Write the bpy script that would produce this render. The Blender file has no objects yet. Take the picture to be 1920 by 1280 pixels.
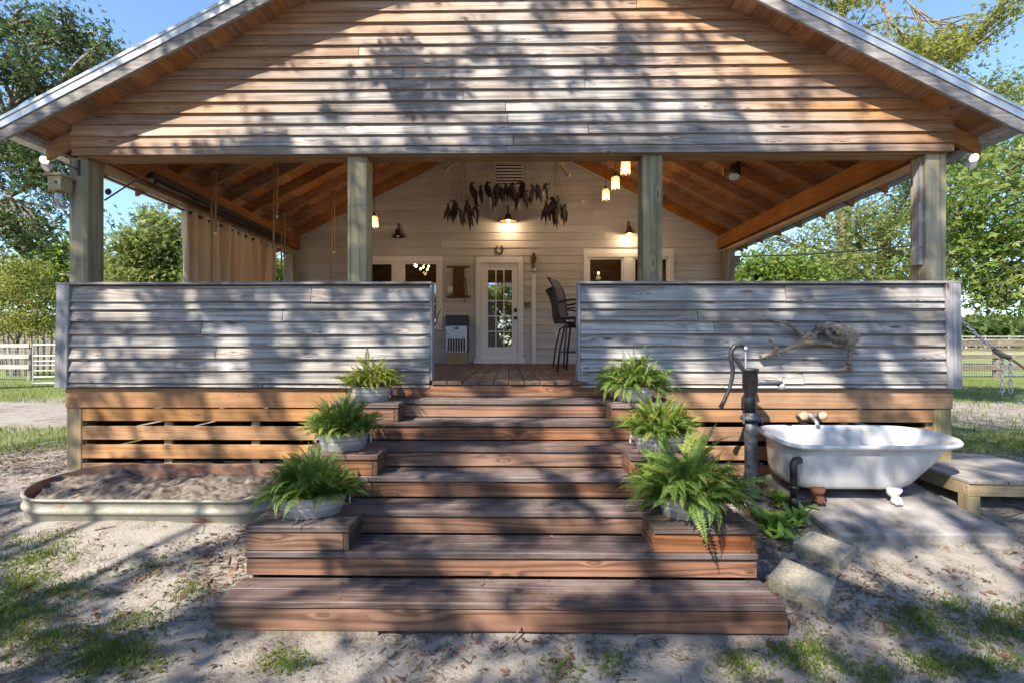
import bpy, bmesh, math, random
import numpy as np
from mathutils import Vector, Matrix
R = math.radians
random.seed(7); rng = np.random.default_rng(7)
scene = bpy.context.scene
col = scene.collection

# ------------------------------------------------------------------ camera
YAW = 0.0125
cam_d = bpy.data.cameras.new('camera'); cam = bpy.data.objects.new('camera', cam_d); col.objects.link(cam)
cam_d.sensor_width = 36; cam_d.lens = 900 / 1920 * 36
cam_d.shift_x = 19 / 1920; cam_d.shift_y = 10.5 / 1920
cam_d.clip_start = 0.05; cam_d.clip_end = 3000
cam.location = (0, 0, 1.5); cam.rotation_euler = (R(90), 0, YAW)
scene.camera = cam

# ------------------------------------------------------------------ light
SUN = Vector((0.209, 0.27, -0.3255)).normalized()      # direction in which the light travels
EL = math.asin(-SUN.z)
world = bpy.data.worlds.new('World'); scene.world = world; world.use_nodes = True
wn = world.node_tree; bg = wn.nodes['Background']
sky = wn.nodes.new('ShaderNodeTexSky'); sky.sky_type = 'NISHITA'; sky.sun_disc = False
sky.sun_elevation = EL; sky.sun_rotation = math.atan2(-SUN.x, -SUN.y)
sky.air_density = 1.0; sky.dust_density = 0.3; sky.ozone_density = 4.5
wn.links.new(sky.outputs[0], bg.inputs[0]); bg.inputs[1].default_value = 0.13
sl = bpy.data.lights.new('sun', 'SUN'); sl.energy = 5.0; sl.angle = R(0.53); sl.color = (1, 0.90, 0.76)
sun = bpy.data.objects.new('sun', sl); col.objects.link(sun)
sun.rotation_euler = SUN.to_track_quat('-Z', 'Y').to_euler()
vs = scene.view_settings; vs.view_transform = 'Standard'; vs.look = 'None'; vs.exposure = 1.38; vs.gamma = 1
scene.render.engine = 'CYCLES'
cy = scene.cycles; cy.use_denoising = True; cy.max_bounces = 5; cy.diffuse_bounces = 3; cy.glossy_bounces = 3; cy.use_adaptive_sampling = True; cy.adaptive_threshold = .02
cy.transmission_bounces = 6; cy.transparent_max_bounces = 8; cy.sample_clamp_indirect = 6

# ------------------------------------------------------------------ measuring helpers (survey of the place)
FW = Vector((-math.sin(YAW), math.cos(YAW), 0)); RT = Vector((math.cos(YAW), math.sin(YAW), 0))
def ray(u, v):
    return FW + RT * ((u - 941) / 900) + Vector((0, 0, -(v - 650.5) / 900))
def at(u, v, Y):
    d = ray(u, v); t = Y / d.y
    return Vector((d.x * t, Y, 1.5 + d.z * t))
def gbase(y):
    if y <= 2.5: return 0.0
    if y < 4.5: return 0.165 * (y - 2.5)
    return 0.33
def ground_at(u, v, dz=0.0):
    d = ray(u, v); Y = 3.0
    for _ in range(60):
        t = Y / d.y
        z = gbase(Y) + dz
        t2 = (z - 1.5) / d.z
        Y = 0.5 * Y + 0.5 * t2 * d.y
    t = Y / d.y
    return Vector((d.x * t, Y, 1.5 + d.z * t))

# ------------------------------------------------------------------ object helpers
class MB:
    def __init__(s, T=None): s.v = []; s.f = []; s.T = T
    def add(s, vs, fs):
        o = len(s.v)
        s.v += [tuple(s.T @ Vector(p)) if s.T else tuple(p) for p in vs]
        s.f += [tuple(i + o for i in f) for f in fs]
        return s
    def box(s, x0, x1, y0, y1, z0, z1):
        return s.add([(x0,y0,z0),(x1,y0,z0),(x1,y1,z0),(x0,y1,z0),(x0,y0,z1),(x1,y0,z1),(x1,y1,z1),(x0,y1,z1)],
              [(0,3,2,1),(4,5,6,7),(0,1,5,4),(1,2,6,5),(2,3,7,6),(3,0,4,7)])
    def hexa(s, p):      # 8 points: bottom ring, top ring
        return s.add(p, [(0,3,2,1),(4,5,6,7),(0,1,5,4),(1,2,6,5),(2,3,7,6),(3,0,4,7)])
    def beam(s, a, b, w, h, up=(0,0,1)):      # box from a to b, w across, h along up
        a = Vector(a); b = Vector(b); d = (b-a).normalized(); up = Vector(up)
        x = d.cross(up).normalized(); y = x.cross(d).normalized()
        q = [(-w/2,-h/2),(w/2,-h/2),(w/2,h/2),(-w/2,h/2)]
        return s.add([a+x*i+y*j for i,j in q]+[b+x*i+y*j for i,j in q],
              [(3,2,1,0),(4,5,6,7),(0,1,5,4),(1,2,6,5),(2,3,7,6),(3,0,4,7)])
    def tube(s, pts, r, n=8, caps=True, jit=0):
        pts = [Vector(p) for p in pts]
        rr = r if isinstance(r, (list, tuple)) else [r]*len(pts)
        vs = []; fs = []; px = None
        for i, p in enumerate(pts):
            d = (pts[min(i+1,len(pts)-1)] - pts[max(i-1,0)])
            d = d.normalized() if d.length > 1e-9 else Vector((0,0,1))
            if px is None:
                px = d.orthogonal().normalized()
            px = (px - d*px.dot(d))
            px = px.normalized() if px.length > 1e-6 else d.orthogonal().normalized()
            py = d.cross(px)
            for k in range(n):
                a = 2*math.pi*k/n; q = rr[i]*(1+(random.uniform(-jit,jit) if jit else 0))
                vs.append(p + px*math.cos(a)*q + py*math.sin(a)*q)
        for i in range(len(pts)-1):
            for k in range(n):
                a = i*n+k; b = i*n+(k+1)%n
                fs.append((a,b,b+n,a+n))
        if caps:
            fs.append(tuple(reversed(range(n)))); fs.append(tuple((len(pts)-1)*n+k for k in range(n)))
        return s.add(vs, fs)
    def lathe(s, prof, n=20, c=(0,0,0), sx=1, sy=1, rz=0, caps=True):
        vs = []; fs = []
        for r, z in prof:
            for k in range(n):
                a = 2*math.pi*k/n; x = r*math.cos(a)*sx; y = r*math.sin(a)*sy
                vs.append((c[0]+x*math.cos(rz)-y*math.sin(rz), c[1]+x*math.sin(rz)+y*math.cos(rz), c[2]+z))
        for i in range(len(prof)-1):
            for k in range(n):
                a = i*n+k; b = i*n+(k+1)%n
                fs.append((a,b,b+n,a+n))
        if caps:
            fs.append(tuple(reversed(range(n)))); fs.append(tuple((len(prof)-1)*n+k for k in range(n)))
        return s.add(vs, fs)
    def ball(s, c, rx, ry=None, rz=None, n=12, m=7):
        ry = ry or rx; rz = rz or rx
        pr = [(math.sin(math.pi*(i+.001)/m if i<m else math.pi-.001), -math.cos(math.pi*i/m)) for i in range(m+1)]
        pr = [(max(a,.01), b*rz) for a, b in pr]
        return s.lathe(pr, n, c, rx, ry)
    def build(s, name, mat, parent=None, smooth=False, bevel=0, sub=0):
        me = bpy.data.meshes.new(name); me.from_pydata(s.v, [], s.f); me.update()
        if smooth: me.polygons.foreach_set('use_smooth', [True]*len(me.polygons))
        me.materials.append(mat)
        o = bpy.data.objects.new(name, me); col.objects.link(o)
        if parent: o.parent = parent
        if bevel:
            m = o.modifiers.new('bevel','BEVEL'); m.width = bevel; m.segments = 1; m.limit_method = 'ANGLE'
        if sub:
            m = o.modifiers.new('sub','SUBSURF'); m.levels = sub; m.render_levels = sub
        return o
def tag(o, label, cat=None, group=None, kind=None):
    o['label'] = label
    if cat: o['category'] = cat
    if group: o['group'] = group
    if kind: o['kind'] = kind
    return o
def thing(name, label, cat, loc=(0,0,0), group=None):
    o = bpy.data.objects.new(name, None); col.objects.link(o); o.empty_display_size = .1
    return tag(o, label, cat, group)
def part(name, parent):
    o = bpy.data.objects.new(name, None); col.objects.link(o); o.parent = parent; o.empty_display_size = .1
    return o
def npmesh(name, V, F, mat, parent=None, smooth=False):
    me = bpy.data.meshes.new(name)
    k = F.shape[1]
    me.vertices.add(len(V)); me.vertices.foreach_set('co', np.ascontiguousarray(V, dtype=np.float32).ravel())
    me.loops.add(F.size); me.loops.foreach_set('vertex_index', np.ascontiguousarray(F, dtype=np.int32).ravel())
    me.polygons.add(len(F)); me.polygons.foreach_set('loop_start', np.arange(0, F.size, k, dtype=np.int32))
    try: me.polygons.foreach_set('loop_total', np.full(len(F), k, dtype=np.int32))
    except Exception: pass
    if smooth: me.polygons.foreach_set('use_smooth', np.ones(len(F), dtype=bool))
    me.update(calc_edges=True); me.validate()
    me.materials.append(mat)
    o = bpy.data.objects.new(name, me); col.objects.link(o)
    if parent: o.parent = parent
    return o
def copy_child(src, parent, M):
    o = src.copy(); col.objects.link(o); o.parent = parent; o.matrix_local = M
    return o

# ------------------------------------------------------------------ materials
class NT:
    def __init__(s, name):
        s.m = bpy.data.materials.new(name); s.m.use_nodes = True; s.t = s.m.node_tree
        s.b = s.t.nodes['Principled BSDF']; s.out = s.t.nodes['Material Output']
    def n(s, typ, props=None, **kw):
        nd = s.t.nodes.new('ShaderNode'+typ)
        for k, v in (props or {}).items(): setattr(nd, k, v)
        for k, v in kw.items():
            key = int(k[1:]) if k[0] == '_' and k[1:].isdigit() else k.replace('_', ' ')
            s.set(nd.inputs[key], v)
        return nd
    def set(s, sock, v):
        if isinstance(v, bpy.types.NodeSocket): s.t.links.new(v, sock)
        elif isinstance(v, bpy.types.Node): s.t.links.new(v.outputs[0], sock)
        else: sock.default_value = v
    def math(s, op, a, b=0.0, c=None, clamp=False):
        nd = s.t.nodes.new('ShaderNodeMath'); nd.operation = op; nd.use_clamp = clamp
        s.set(nd.inputs[0], a); s.set(nd.inputs[1], b)
        if c is not None: s.set(nd.inputs[2], c)
        return nd.outputs[0]
    def mix(s, f, a, b, mode='MIX'):
        nd = s.t.nodes.new('ShaderNodeMix'); nd.data_type = 'RGBA'; nd.blend_type = mode
        s.set(nd.inputs[0], f)
        for i, v in ((6, a), (7, b)):
            if isinstance(v, tuple) and len(v) == 3: v = v + (1,)
            s.set(nd.inputs[i], v)
        return nd.outputs[2]
    def ramp(s, f, stops, interp='LINEAR'):
        nd = s.t.nodes.new('ShaderNodeValToRGB'); cr = nd.color_ramp; cr.interpolation = interp
        while len(cr.elements) < len(stops): cr.elements.new(0.5)
        for e, (p, c) in zip(cr.elements, stops):
            e.position = p; e.color = (c, c, c, 1) if not isinstance(c, tuple) else (c + (1,) if len(c) == 3 else c)
        s.set(nd.inputs[0], f); return nd.outputs[0]
    def rng(s, v, a, b, c=0.0, d=1.0):
        nd = s.t.nodes.new('ShaderNodeMapRange'); nd.clamp = True
        for i, q in enumerate((v, a, b, c, d)): s.set(nd.inputs[i], q)
        return nd.outputs[0]
    def coord(s, kind='Object'): return s.n('TexCoord').outputs[kind]
    def mapping(s, vec, scale=(1,1,1), loc=(0,0,0), rot=(0,0,0)):
        nd = s.n('Mapping'); s.set(nd.inputs['Vector'], vec)
        nd.inputs['Scale'].default_value = scale; s.set(nd.inputs['Location'], loc); nd.inputs['Rotation'].default_value = rot
        return nd.outputs[0]
    def noise(s, vec, scale=5, detail=4, rough=.55, dist=0.0):
        nd = s.n('TexNoise'); s.set(nd.inputs['Vector'], vec); nd.inputs['Scale'].default_value = scale
        nd.inputs['Detail'].default_value = detail; nd.inputs['Roughness'].default_value = rough; nd.inputs['Distortion'].default_value = dist
        return nd.outputs[0]
    def bump(s, h, strength=.3, dist=.01):
        nd = s.n('Bump'); nd.inputs['Strength'].default_value = strength; nd.inputs['Distance'].default_value = dist
        s.set(nd.inputs['Height'], h); s.t.links.new(nd.outputs[0], s.b.inputs['Normal'])
    def base(s, c, rough=None, metal=None, spec=None):
        if isinstance(c, tuple) and len(c) == 3: c = c + (1,)
        s.set(s.b.inputs['Base Color'], c)
        if rough is not None: s.set(s.b.inputs['Roughness'], rough)
        if metal is not None: s.b.inputs['Metallic'].default_value = metal
        if spec is not None: s.b.inputs['Specular IOR Level'].default_value = spec
        return s

def plain(name, c, rough=.6, metal=0, var=.12, scale=20, bump=.08):
    t = NT(name); co = t.coord()
    nz = t.noise(co, scale, 5)
    a = tuple(x*(1-var*1.6) for x in c); b = tuple(min(1, x*(1+var)) for x in c)
    t.base(t.mix(t.rng(nz, .3, .7), a, b), t.rng(nz, .3, .7, rough*.85, min(1, rough*1.15)), metal)
    if bump: t.bump(nz, bump, .004)
    return t.m
def emit(name, c, strength):
    t = NT(name); t.base((.8,.8,.8), .5)
    t.b.inputs['Emission Color'].default_value = c + (1,); t.b.inputs['Emission Strength'].default_value = strength
    return t.m

def wood(name, axis, cols, grey=None, grey_amt=0.0, knot=.75, rough=.75, K=22, wide=8.0, along=.30, bump=.35, zone=None, var=.22, knotcol=(.10,.05,.025), contrast=.5, green=0, grime=.3, dust=0):
    """plain-sawn plank: growth-ring contours, fibre streaks, knots, weathering; differs for every plank"""
    t = NT(name)
    oi = t.n('ObjectInfo'); rnd = oi.outputs['Random']
    off = t.n('CombineXYZ', _0=t.math('MULTIPLY', rnd, 37.3), _1=t.math('MULTIPLY', rnd, 71.7), _2=t.math('MULTIPLY', rnd, 13.1)).outputs[0]
    co = t.coord()
    va = t.n('VectorMath', {'operation': 'ADD'}); t.set(va.inputs[0], co); t.set(va.inputs[1], off); co2 = va.outputs[0]
    sc = {'X': (along, wide, wide), 'Y': (wide, along, wide), 'Z': (wide, wide, along)}[axis]
    m1 = t.mapping(co2, sc)
    ks = {'X': (1.15, 5.2, 5.2), 'Y': (5.2, 1.15, 5.2), 'Z': (5.2, 5.2, 1.15)}[axis]
    sx = t.n('SeparateXYZ', _0=co2); ai = 'XYZ'.index(axis); oth = [i for i in range(3) if i != ai]
    k2 = t.n('CombineXYZ', _0=t.math('MULTIPLY', sx.outputs[ai], 1.5), _1=t.math('MULTIPLY', t.math('ADD', sx.outputs[oth[0]], sx.outputs[oth[1]]), 5.5))
    vo = t.n('TexVoronoi', {'feature': 'F1', 'voronoi_dimensions': '2D'}); t.set(vo.inputs['Vector'], k2.outputs[0]); vo.inputs['Scale'].default_value = 1.0
    kd0 = vo.outputs['Distance']; ksz = t.n('SeparateColor', _0=vo.outputs['Color']).outputs[1]
    kd = t.math('MULTIPLY', kd0, t.rng(ksz, 0, 1, .7, 2.6))
    near = t.rng(kd, 0.0, .42, 1.0, 0.0)
    knotm = t.math('MULTIPLY', t.rng(kd, .035, .085, 1, 0), t.rng(t.n('SeparateColor', _0=vo.outputs['Color']).outputs[0], 1-knot, 1-knot+.05, 0, 1))
    near = t.math('MULTIPLY', near, t.rng(t.n('SeparateColor', _0=vo.outputs['Color']).outputs[0], 1-knot, 1-knot+.05, 0, 1))
    low = t.noise(m1, 1.0, 2, .45)
    ph = t.math('ADD', t.math('MULTIPLY', low, K), t.math('MULTIPLY', t.math('POWER', near, 2.0), 4.5))
    ring = t.math('MULTIPLY_ADD', t.math('SINE', t.math('MULTIPLY', ph, 2.2)), .5, .5)
    ring = t.math('POWER', ring, 1.6)
    fs = {'X': (1.4, 60, 60), 'Y': (60, 1.4, 60), 'Z': (60, 60, 1.4)}[axis]
    fib = t.noise(t.mapping(co2, fs), 1.0, 4, .6)
    blot = t.noise(t.mapping(co2, tuple(q*.5 for q in ks)), 1.3, 3)
    dark, mid, light = cols
    c = t.mix(t.rng(blot, .3, .7), mid, light)
    c = t.mix(t.math('MULTIPLY', ring, contrast), c, dark)
    if grey is not None:
        g = t.mix(t.math('MULTIPLY', ring, contrast*.9), grey[1], grey[0])
        amt = t.rng(t.noise(t.mapping(co2, tuple(q*.35 for q in ks)), 1.2, 4, .6), .32, .62, grey_amt-.35, grey_amt+.25)
        if zone is not None: amt = t.math('MULTIPLY', amt, zone(t), clamp=True)
        amt = t.math('MAXIMUM', t.math('MINIMUM', amt, 1.0), 0.0)
        c = t.mix(amt, c, g)
    c = t.mix(t.rng(fib, .35, .72, 0, .55), c, t.mix(.5, c, (.03,.022,.018)))
    gm = t.noise(co, 2.6, 6, .65); gm2 = t.noise(t.mapping(co2, tuple(q*.6 for q in ks)), 2.2, 5, .6)
    c = t.mix(1.0, c, t.mix(t.rng(gm, .3, .7), (1-grime,)*3, (1+grime*.45,)*3), 'MULTIPLY')
    c = t.mix(t.rng(gm2, .56, .74, 0, grime*1.6), c, t.mix(.5, c, (.035,.028,.024)))
    c = t.mix(t.math('MULTIPLY', t.rng(knotm, .0, 1), .85), c, knotcol)
    hv = t.n('HueSaturation'); t.set(hv.inputs['Color'], c)
    r2 = t.math('FRACT', t.math('MULTIPLY', rnd, 17.13))
    t.set(hv.inputs['Value'], t.rng(r2, 0, 1, 1-var, 1+var)); t.set(hv.inputs['Saturation'], t.rng(t.math('FRACT', t.math('MULTIPLY', rnd, 5.77)), 0, 1, .82, 1.15))
    c = hv.outputs[0]
    if dust:     # sand trodden up the middle of the steps
        ax = t.math('ABSOLUTE', t.n('SeparateXYZ', _0=co).outputs[0])
        df = t.math('MULTIPLY', t.rng(t.noise(co, 4.0, 7, .7), .45, .72, 0, dust), t.rng(ax, .2, 1.2, 1, .25))
        c = t.mix(df, c, (.36,.31,.26))
    if green:
        c = t.mix(t.rng(t.noise(t.mapping(co2, tuple(q*.3 for q in ks)), 1.0, 3), .4, .65, 0, green), c, (.19,.21,.12))
    t.base(c, t.rng(fib, .3, .7, rough*.85, min(1, rough*1.12)), 0, .3)
    h = t.math('ADD', t.math('MULTIPLY', fib, .7), t.math('MULTIPLY', ring, -.35))
    t.bump(h, bump, .004)
    return t.m

def gable_zone(t):      # under the shelter of the eaves the boards have kept their brown; below they have weathered grey
    s = t.n('SeparateXYZ', _0=t.coord())
    ax = t.math('ABSOLUTE', s.outputs[0])
    w = t.math('SUBTRACT', t.math('SUBTRACT', 5.71, t.math('MULTIPLY', ax, .51)), s.outputs[2])
    w = t.math('ADD', w, t.math('MULTIPLY', t.noise(t.mapping(t.coord(), (.5, .5, 2.5)), 2.0, 3), .7))
    return t.rng(w, .60, 1.6, .0, 1.0)
GREY = ((.10,.09,.085), (.38,.36,.345))
M = {}
M['gable'] = wood('weathered_gable_wood', 'X', ((.24,.12,.06), (.36,.20,.105), (.46,.28,.155)), GREY, .95, zone=gable_zone, knot=.7, var=.24, contrast=.6, bump=.6)
M['rail'] = wood('grey_rail_wood', 'X', ((.15,.105,.07), (.34,.265,.20), (.44,.36,.285)), ((.085,.08,.078), (.38,.37,.36)), .85, knot=.7, var=.24, K=22, contrast=.6, bump=.6)
M['rail_y'] = wood('grey_rail_wood_side', 'Y', ((.15,.105,.07), (.34,.265,.20), (.44,.36,.285)), ((.085,.08,.078), (.38,.37,.36)), .85, knot=.7, var=.24, K=22, contrast=.6, bump=.6)
M['rail_z'] = wood('grey_corner_board', 'Z', ((.18,.14,.11), (.34,.28,.23), (.42,.36,.30)), ((.13,.13,.135), (.36,.36,.375)), 1.0, knot=.35, var=.1, K=24)
M['rake'] = wood('grey_rake_board', 'X', ((.2,.16,.13), (.34,.28,.23), (.42,.36,.30)), GREY, .95, knot=.3)
M['skirt'] = wood('stained_skirt_wood', 'X', ((.22,.105,.045), (.37,.195,.09), (.45,.26,.13)), knot=.5, contrast=.4, var=.12)
M['skirt_z'] = wood('skirt_post_wood', 'Z', ((.22,.15,.08), (.36,.265,.145), (.43,.335,.20)), knot=.3, contrast=.4, green=.4)
M['raft'] = wood('rafter_wood', 'X', ((.19,.075,.025), (.35,.155,.058), (.43,.21,.085)), knot=.5, contrast=.35, var=.14)
M['deckroof'] = wood('roof_decking_wood', 'Y', ((.20,.085,.035), (.36,.17,.075), (.44,.23,.11)), knot=.5, contrast=.45, var=.25)
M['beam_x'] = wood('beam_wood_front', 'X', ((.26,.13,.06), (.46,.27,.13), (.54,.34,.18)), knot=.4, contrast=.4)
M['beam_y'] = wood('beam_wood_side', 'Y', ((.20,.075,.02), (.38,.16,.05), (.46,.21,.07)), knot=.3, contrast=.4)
M['beam_l'] = wood('pale_trim_wood', 'Y', ((.34,.2,.1), (.5,.34,.2), (.6,.42,.26)), knot=.2, contrast=.3)
M['post'] = wood('treated_post_wood', 'Z', ((.13,.10,.055), (.33,.27,.16), (.44,.37,.235)), ((.12,.125,.10), (.31,.32,.26)), .12, knot=.4, green=.22, K=20, wide=5.5, contrast=.6)
M['step'] = wood('dark_step_tread_wood', 'X', ((.020,.010,.009), (.112,.062,.050), (.195,.118,.090)), ((.034,.028,.031), (.155,.132,.135)), .5, knot=.45, rough=.62, contrast=.62, K=30, var=.22, dust=.28)
M['riser'] = wood('brown_step_riser_wood', 'X', ((.032,.011,.005), (.205,.088,.045), (.32,.155,.085)), ((.055,.045,.038), (.17,.14,.11)), .12, knot=.55, rough=.6, contrast=.62, K=26, var=.2)
M['riser_y'] = wood('brown_step_side_wood', 'Y', ((.04,.018,.009), (.15,.075,.04), (.22,.12,.065)), knot=.4, rough=.6, contrast=.6, K=26)
M['floor'] = wood('porch_floor_wood', 'Y', ((.035,.018,.014), (.12,.065,.046), (.19,.11,.082)), ((.06,.052,.05), (.18,.155,.145)), .25, knot=.3, rough=.55, contrast=.6)
M['bench'] = wood('grey_platform_top_wood', 'Y', ((.2,.15,.12), (.36,.29,.23), (.44,.37,.31)), GREY, .7, knot=.3)
M['bench_l'] = wood('pale_platform_frame_wood', 'X', ((.28,.21,.12), (.41,.32,.19), (.48,.39,.25)), knot=.3, contrast=.35)
M['siding'] = wood('white_painted_siding', 'X', ((.42,.39,.36), (.50,.475,.44), (.56,.535,.50)), knot=.12, contrast=.22, rough=.55, var=.09, knotcol=(.38,.33,.28), bump=.2, grime=.12)
M['white'] = plain('white_trim_paint', (.70,.69,.67), .45, var=.06)
M['old_wood'] = wood('old_brown_wood', 'Z', ((.06,.03,.015), (.16,.085,.04), (.22,.12,.06)), knot=.2)
M['fence_w'] = wood('whitewashed_fence_wood', 'X', ((.24,.23,.21), (.34,.33,.31), (.42,.41,.39)), knot=.2, contrast=.3)
M['fence_b'] = wood('brown_grey_fence_wood', 'X', ((.09,.07,.06), (.19,.155,.125), (.25,.21,.17)), knot=.2)
M['fence_g'] = wood('grey_fence_post_wood', 'Z', ((.10,.09,.07), (.22,.20,.16), (.28,.26,.21)), knot=.2)

def metal_galv(name, c=(.52,.54,.55), rough=.38, rust=0.0):
    t = NT(name); co = t.coord()
    vo = t.n('TexVoronoi'); t.set(vo.inputs['Vector'], co); vo.inputs['Scale'].default_value = 28
    sp = t.n('SeparateColor', _0=vo.outputs['Color']).outputs[0]
    nz = t.noise(co, 6, 5, .65)
    cc = t.mix(t.rng(sp, 0, 1), tuple(x*.86 for x in c), tuple(min(1, x*1.06) for x in c))
    cc = t.mix(t.rng(nz, .35, .7, 0, .5), cc, tuple(x*.62 for x in c))
    if rust:
        rr = t.rng(t.noise(t.mapping(co, (3, 3, 9)), 1.6, 6, .7), .72-rust*.3, .80-rust*.3)
        t.b.inputs['Metallic'].default_value = .2
        cc = t.mix(rr, cc, t.mix(nz, (.16,.055,.025), (.30,.13,.06)))
    t.base(cc, t.rng(nz, .3, .7, rough*.8, rough*1.5), .15 if rust else .5)
    t.bump(nz, .05, .004)
    return t.m
M['galv'] = metal_galv('galvanised_tub_metal', (.56,.58,.60), .36)
M['tank'] = metal_galv('stock_tank_metal', (.25,.25,.21), .65, .5)
M['tank_in'] = metal_galv('rusty_tank_inside', (.34,.19,.13), .7, .75)
M['roof'] = metal_galv('galvanised_roof_sheet', (.60,.62,.63), .32)
M['black'] = plain('black_painted_metal', (.02,.02,.022), .42, .0, .3)
M['blackiron'] = plain('black_iron', (.028,.030,.036), .45, .25, .35, 30, .25)
def pumpmat():
    t = NT('worn_pump_iron'); co = t.coord()
    n1 = t.noise(t.mapping(co, (4, 4, 9)), 2, 6, .65); n2 = t.noise(co, 40, 4)
    c = t.mix(t.rng(n1, .38, .68), (.018,.020,.026), (.12,.135,.15))
    c = t.mix(t.rng(n2, .66, .78, 0, .6), c, (.15,.10,.07))
    t.base(c, .5, .2); t.bump(n2, .3, .003); return t.m
M['pump'] = pumpmat()
M['steel'] = plain('brushed_steel', (.55,.55,.56), .3, .9, .1)
M['rope'] = plain('tan_rope', (.34,.21,.11), .9, 0, .25, 160, .6)
M['cord'] = plain('dark_cord', (.03,.025,.02), .8)
M['concrete'] = plain('grey_concrete', (.20,.19,.185), .85, 0, .45, 5, .5)
M['paver'] = plain('lichen_paver_concrete', (.27,.25,.195), .9, 0, .25, 60, .3)
M['rust'] = plain('rusty_iron', (.12,.045,.025), .75, .1, .3)
M['copper'] = plain('aged_copper_shade', (.16,.065,.03), .45, .5, .3)
M['plastic_w'] = plain('white_plastic', (.7,.7,.68), .4, 0, .04)
def enamel():
    t = NT('chipped_white_enamel'); co = t.coord()
    n1 = t.noise(co, 3.5, 5, .6); n2 = t.noise(t.mapping(co, (1, 1, .8)), 9, 6, .7)
    c = t.mix(t.rng(n1, .35, .7), (.52,.52,.52), (.64,.64,.63))
    chip = t.rng(n2, .665, .69)
    c = t.mix(chip, c, (.16,.14,.12))
    c = t.mix(t.rng(t.noise(t.mapping(co, (6, 6, 1)), 2, 4), .50, .70, 0, .45), c, (.36,.31,.25))
    t.base(c, t.rng(n1, .3, .7, .16, .35), 0, .5); return t.m
M['enamel'] = enamel()
def curtainmat():
    t = NT('tan_canvas'); co = t.coord()
    w = t.noise(t.mapping(co, (160, 160, 160)), 1, 2); n = t.noise(co, 2, 3)
    t.base(t.mix(t.rng(n, .3, .7), (.60,.46,.31), (.70,.56,.40)), .9); t.bump(w, .2, .002)
    return t.m
M['canvas'] = curtainmat()
def glassmat(name, tint=(.02,.022,.02), alpha=.35):
    t = NT(name)
    gl = t.n('BsdfGlossy'); gl.inputs['Roughness'].default_value = .015; gl.inputs['Color'].default_value = (.9,.9,.9,1)
    tr = t.n('BsdfTransparent'); tr.inputs[0].default_value = (.75,.78,.74,1)
    fr = t.n('LayerWeight'); fr.inputs['Blend'].default_value = .35
    mx = t.n('MixShader'); t.set(mx.inputs[0], t.rng(fr.outputs['Fresnel'], 0, 1, alpha*.55, .9)); t.set(mx.inputs[1], tr); t.set(mx.inputs[2], gl)
    t.set(t.out.inputs['Surface'], mx); return t.m
M['glass'] = glassmat('window_glass', alpha=.22)
M['doorglass'] = glassmat('door_glass', alpha=.45)
def jarmat():
    t = NT('amber_lit_jar_glass')
    gl = t.n('BsdfGlossy'); gl.inputs['Roughness'].default_value = .05
    tr = t.n('BsdfTransparent'); tr.inputs[0].default_value = (1,.86,.66,1)
    tl = t.n('BsdfTranslucent'); tl.inputs[0].default_value = (.9,.6,.3,1)
    m1 = t.n('MixShader'); m1.inputs[0].default_value = .25; t.set(m1.inputs[1], tr); t.set(m1.inputs[2], tl)
    mx = t.n('MixShader'); mx.inputs[0].default_value = .1; t.set(mx.inputs[1], m1); t.set(mx.inputs[2], gl)
    t.set(t.out.inputs['Surface'], mx); return t.m
M['jar'] = jarmat()
M['clearjar'] = glassmat('clear_jar_glass', alpha=.3)
M['bulb'] = emit('lit_filament_bulb', (1, .60, .26), 7)
M['flood'] = emit('lit_flood_lamp', (1, .60, .24), 1.3)
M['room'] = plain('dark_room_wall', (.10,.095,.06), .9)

def leafmat(name, c1, c2, c3=None, trans=.45, rough=.5):
    t = NT(name)
    g = t.n('NewGeometry'); r = g.outputs['Random Per Island']
    n = t.noise(t.coord(), 1.1, 3)
    c = t.mix(t.rng(n, .32, .68), c1, c2)
    c = t.mix(t.rng(r, 0, 1, 0, .65), c, c3 or c2)
    d = t.b; t.base(c, rough, 0, .25)
    tl = t.n('BsdfTranslucent'); hs = t.n('HueSaturation'); hs.inputs['Value'].default_value = 1.5; hs.inputs['Saturation'].default_value = 1.1
    t.set(hs.inputs['Color'], c); t.set(tl.inputs[0], hs.outputs[0])
    mx = t.n('MixShader'); mx.inputs[0].default_value = trans
    t.set(mx.inputs[1], d.outputs[0]); t.set(mx.inputs[2], tl); t.set(t.out.inputs['Surface'], mx)
    return t.m
M['leaf_oak'] = leafmat('oak_leaves', (.025,.045,.018), (.05,.085,.028), (.09,.12,.045))
M['leaf_green'] = leafmat('green_leaves', (.065,.135,.026), (.13,.205,.04), (.23,.265,.06))
M['leaf_yellow'] = leafmat('yellow_green_leaves', (.12,.165,.035), (.21,.235,.055), (.30,.28,.08))
M['leaf_maple'] = leafmat('maple_leaves', (.05,.11,.024), (.12,.20,.042), (.26,.29,.075))
M['leaf_right'] = leafmat('mixed_green_leaves', (.07,.12,.03), (.15,.20,.055), (.28,.28,.10))
M['leaf_far'] = leafmat('far_tree_leaves', (.06,.11,.035), (.11,.16,.05), (.15,.19,.07))
M['fern'] = leafmat('fern_fronds', (.055,.125,.02), (.11,.20,.038), (.20,.26,.07), .4)
M['fern_y'] = leafmat('yellowing_fern_fronds', (.13,.20,.03), (.24,.29,.05), (.33,.31,.10), .4)
M['straw'] = leafmat('dry_fern_stems', (.22,.15,.07), (.34,.25,.13), (.16,.10,.05), .2)
M['weed'] = leafmat('broad_weed_leaves', (.10,.22,.03), (.18,.33,.05), (.26,.38,.08), .35)
M['grass'] = leafmat('grass_blades', (.06,.12,.02), (.12,.18,.03), (.24,.25,.08), .4)
M['litter'] = leafmat('fallen_leaf', (.17,.085,.05), (.27,.155,.10), (.12,.075,.055), .15, .8)
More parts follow.
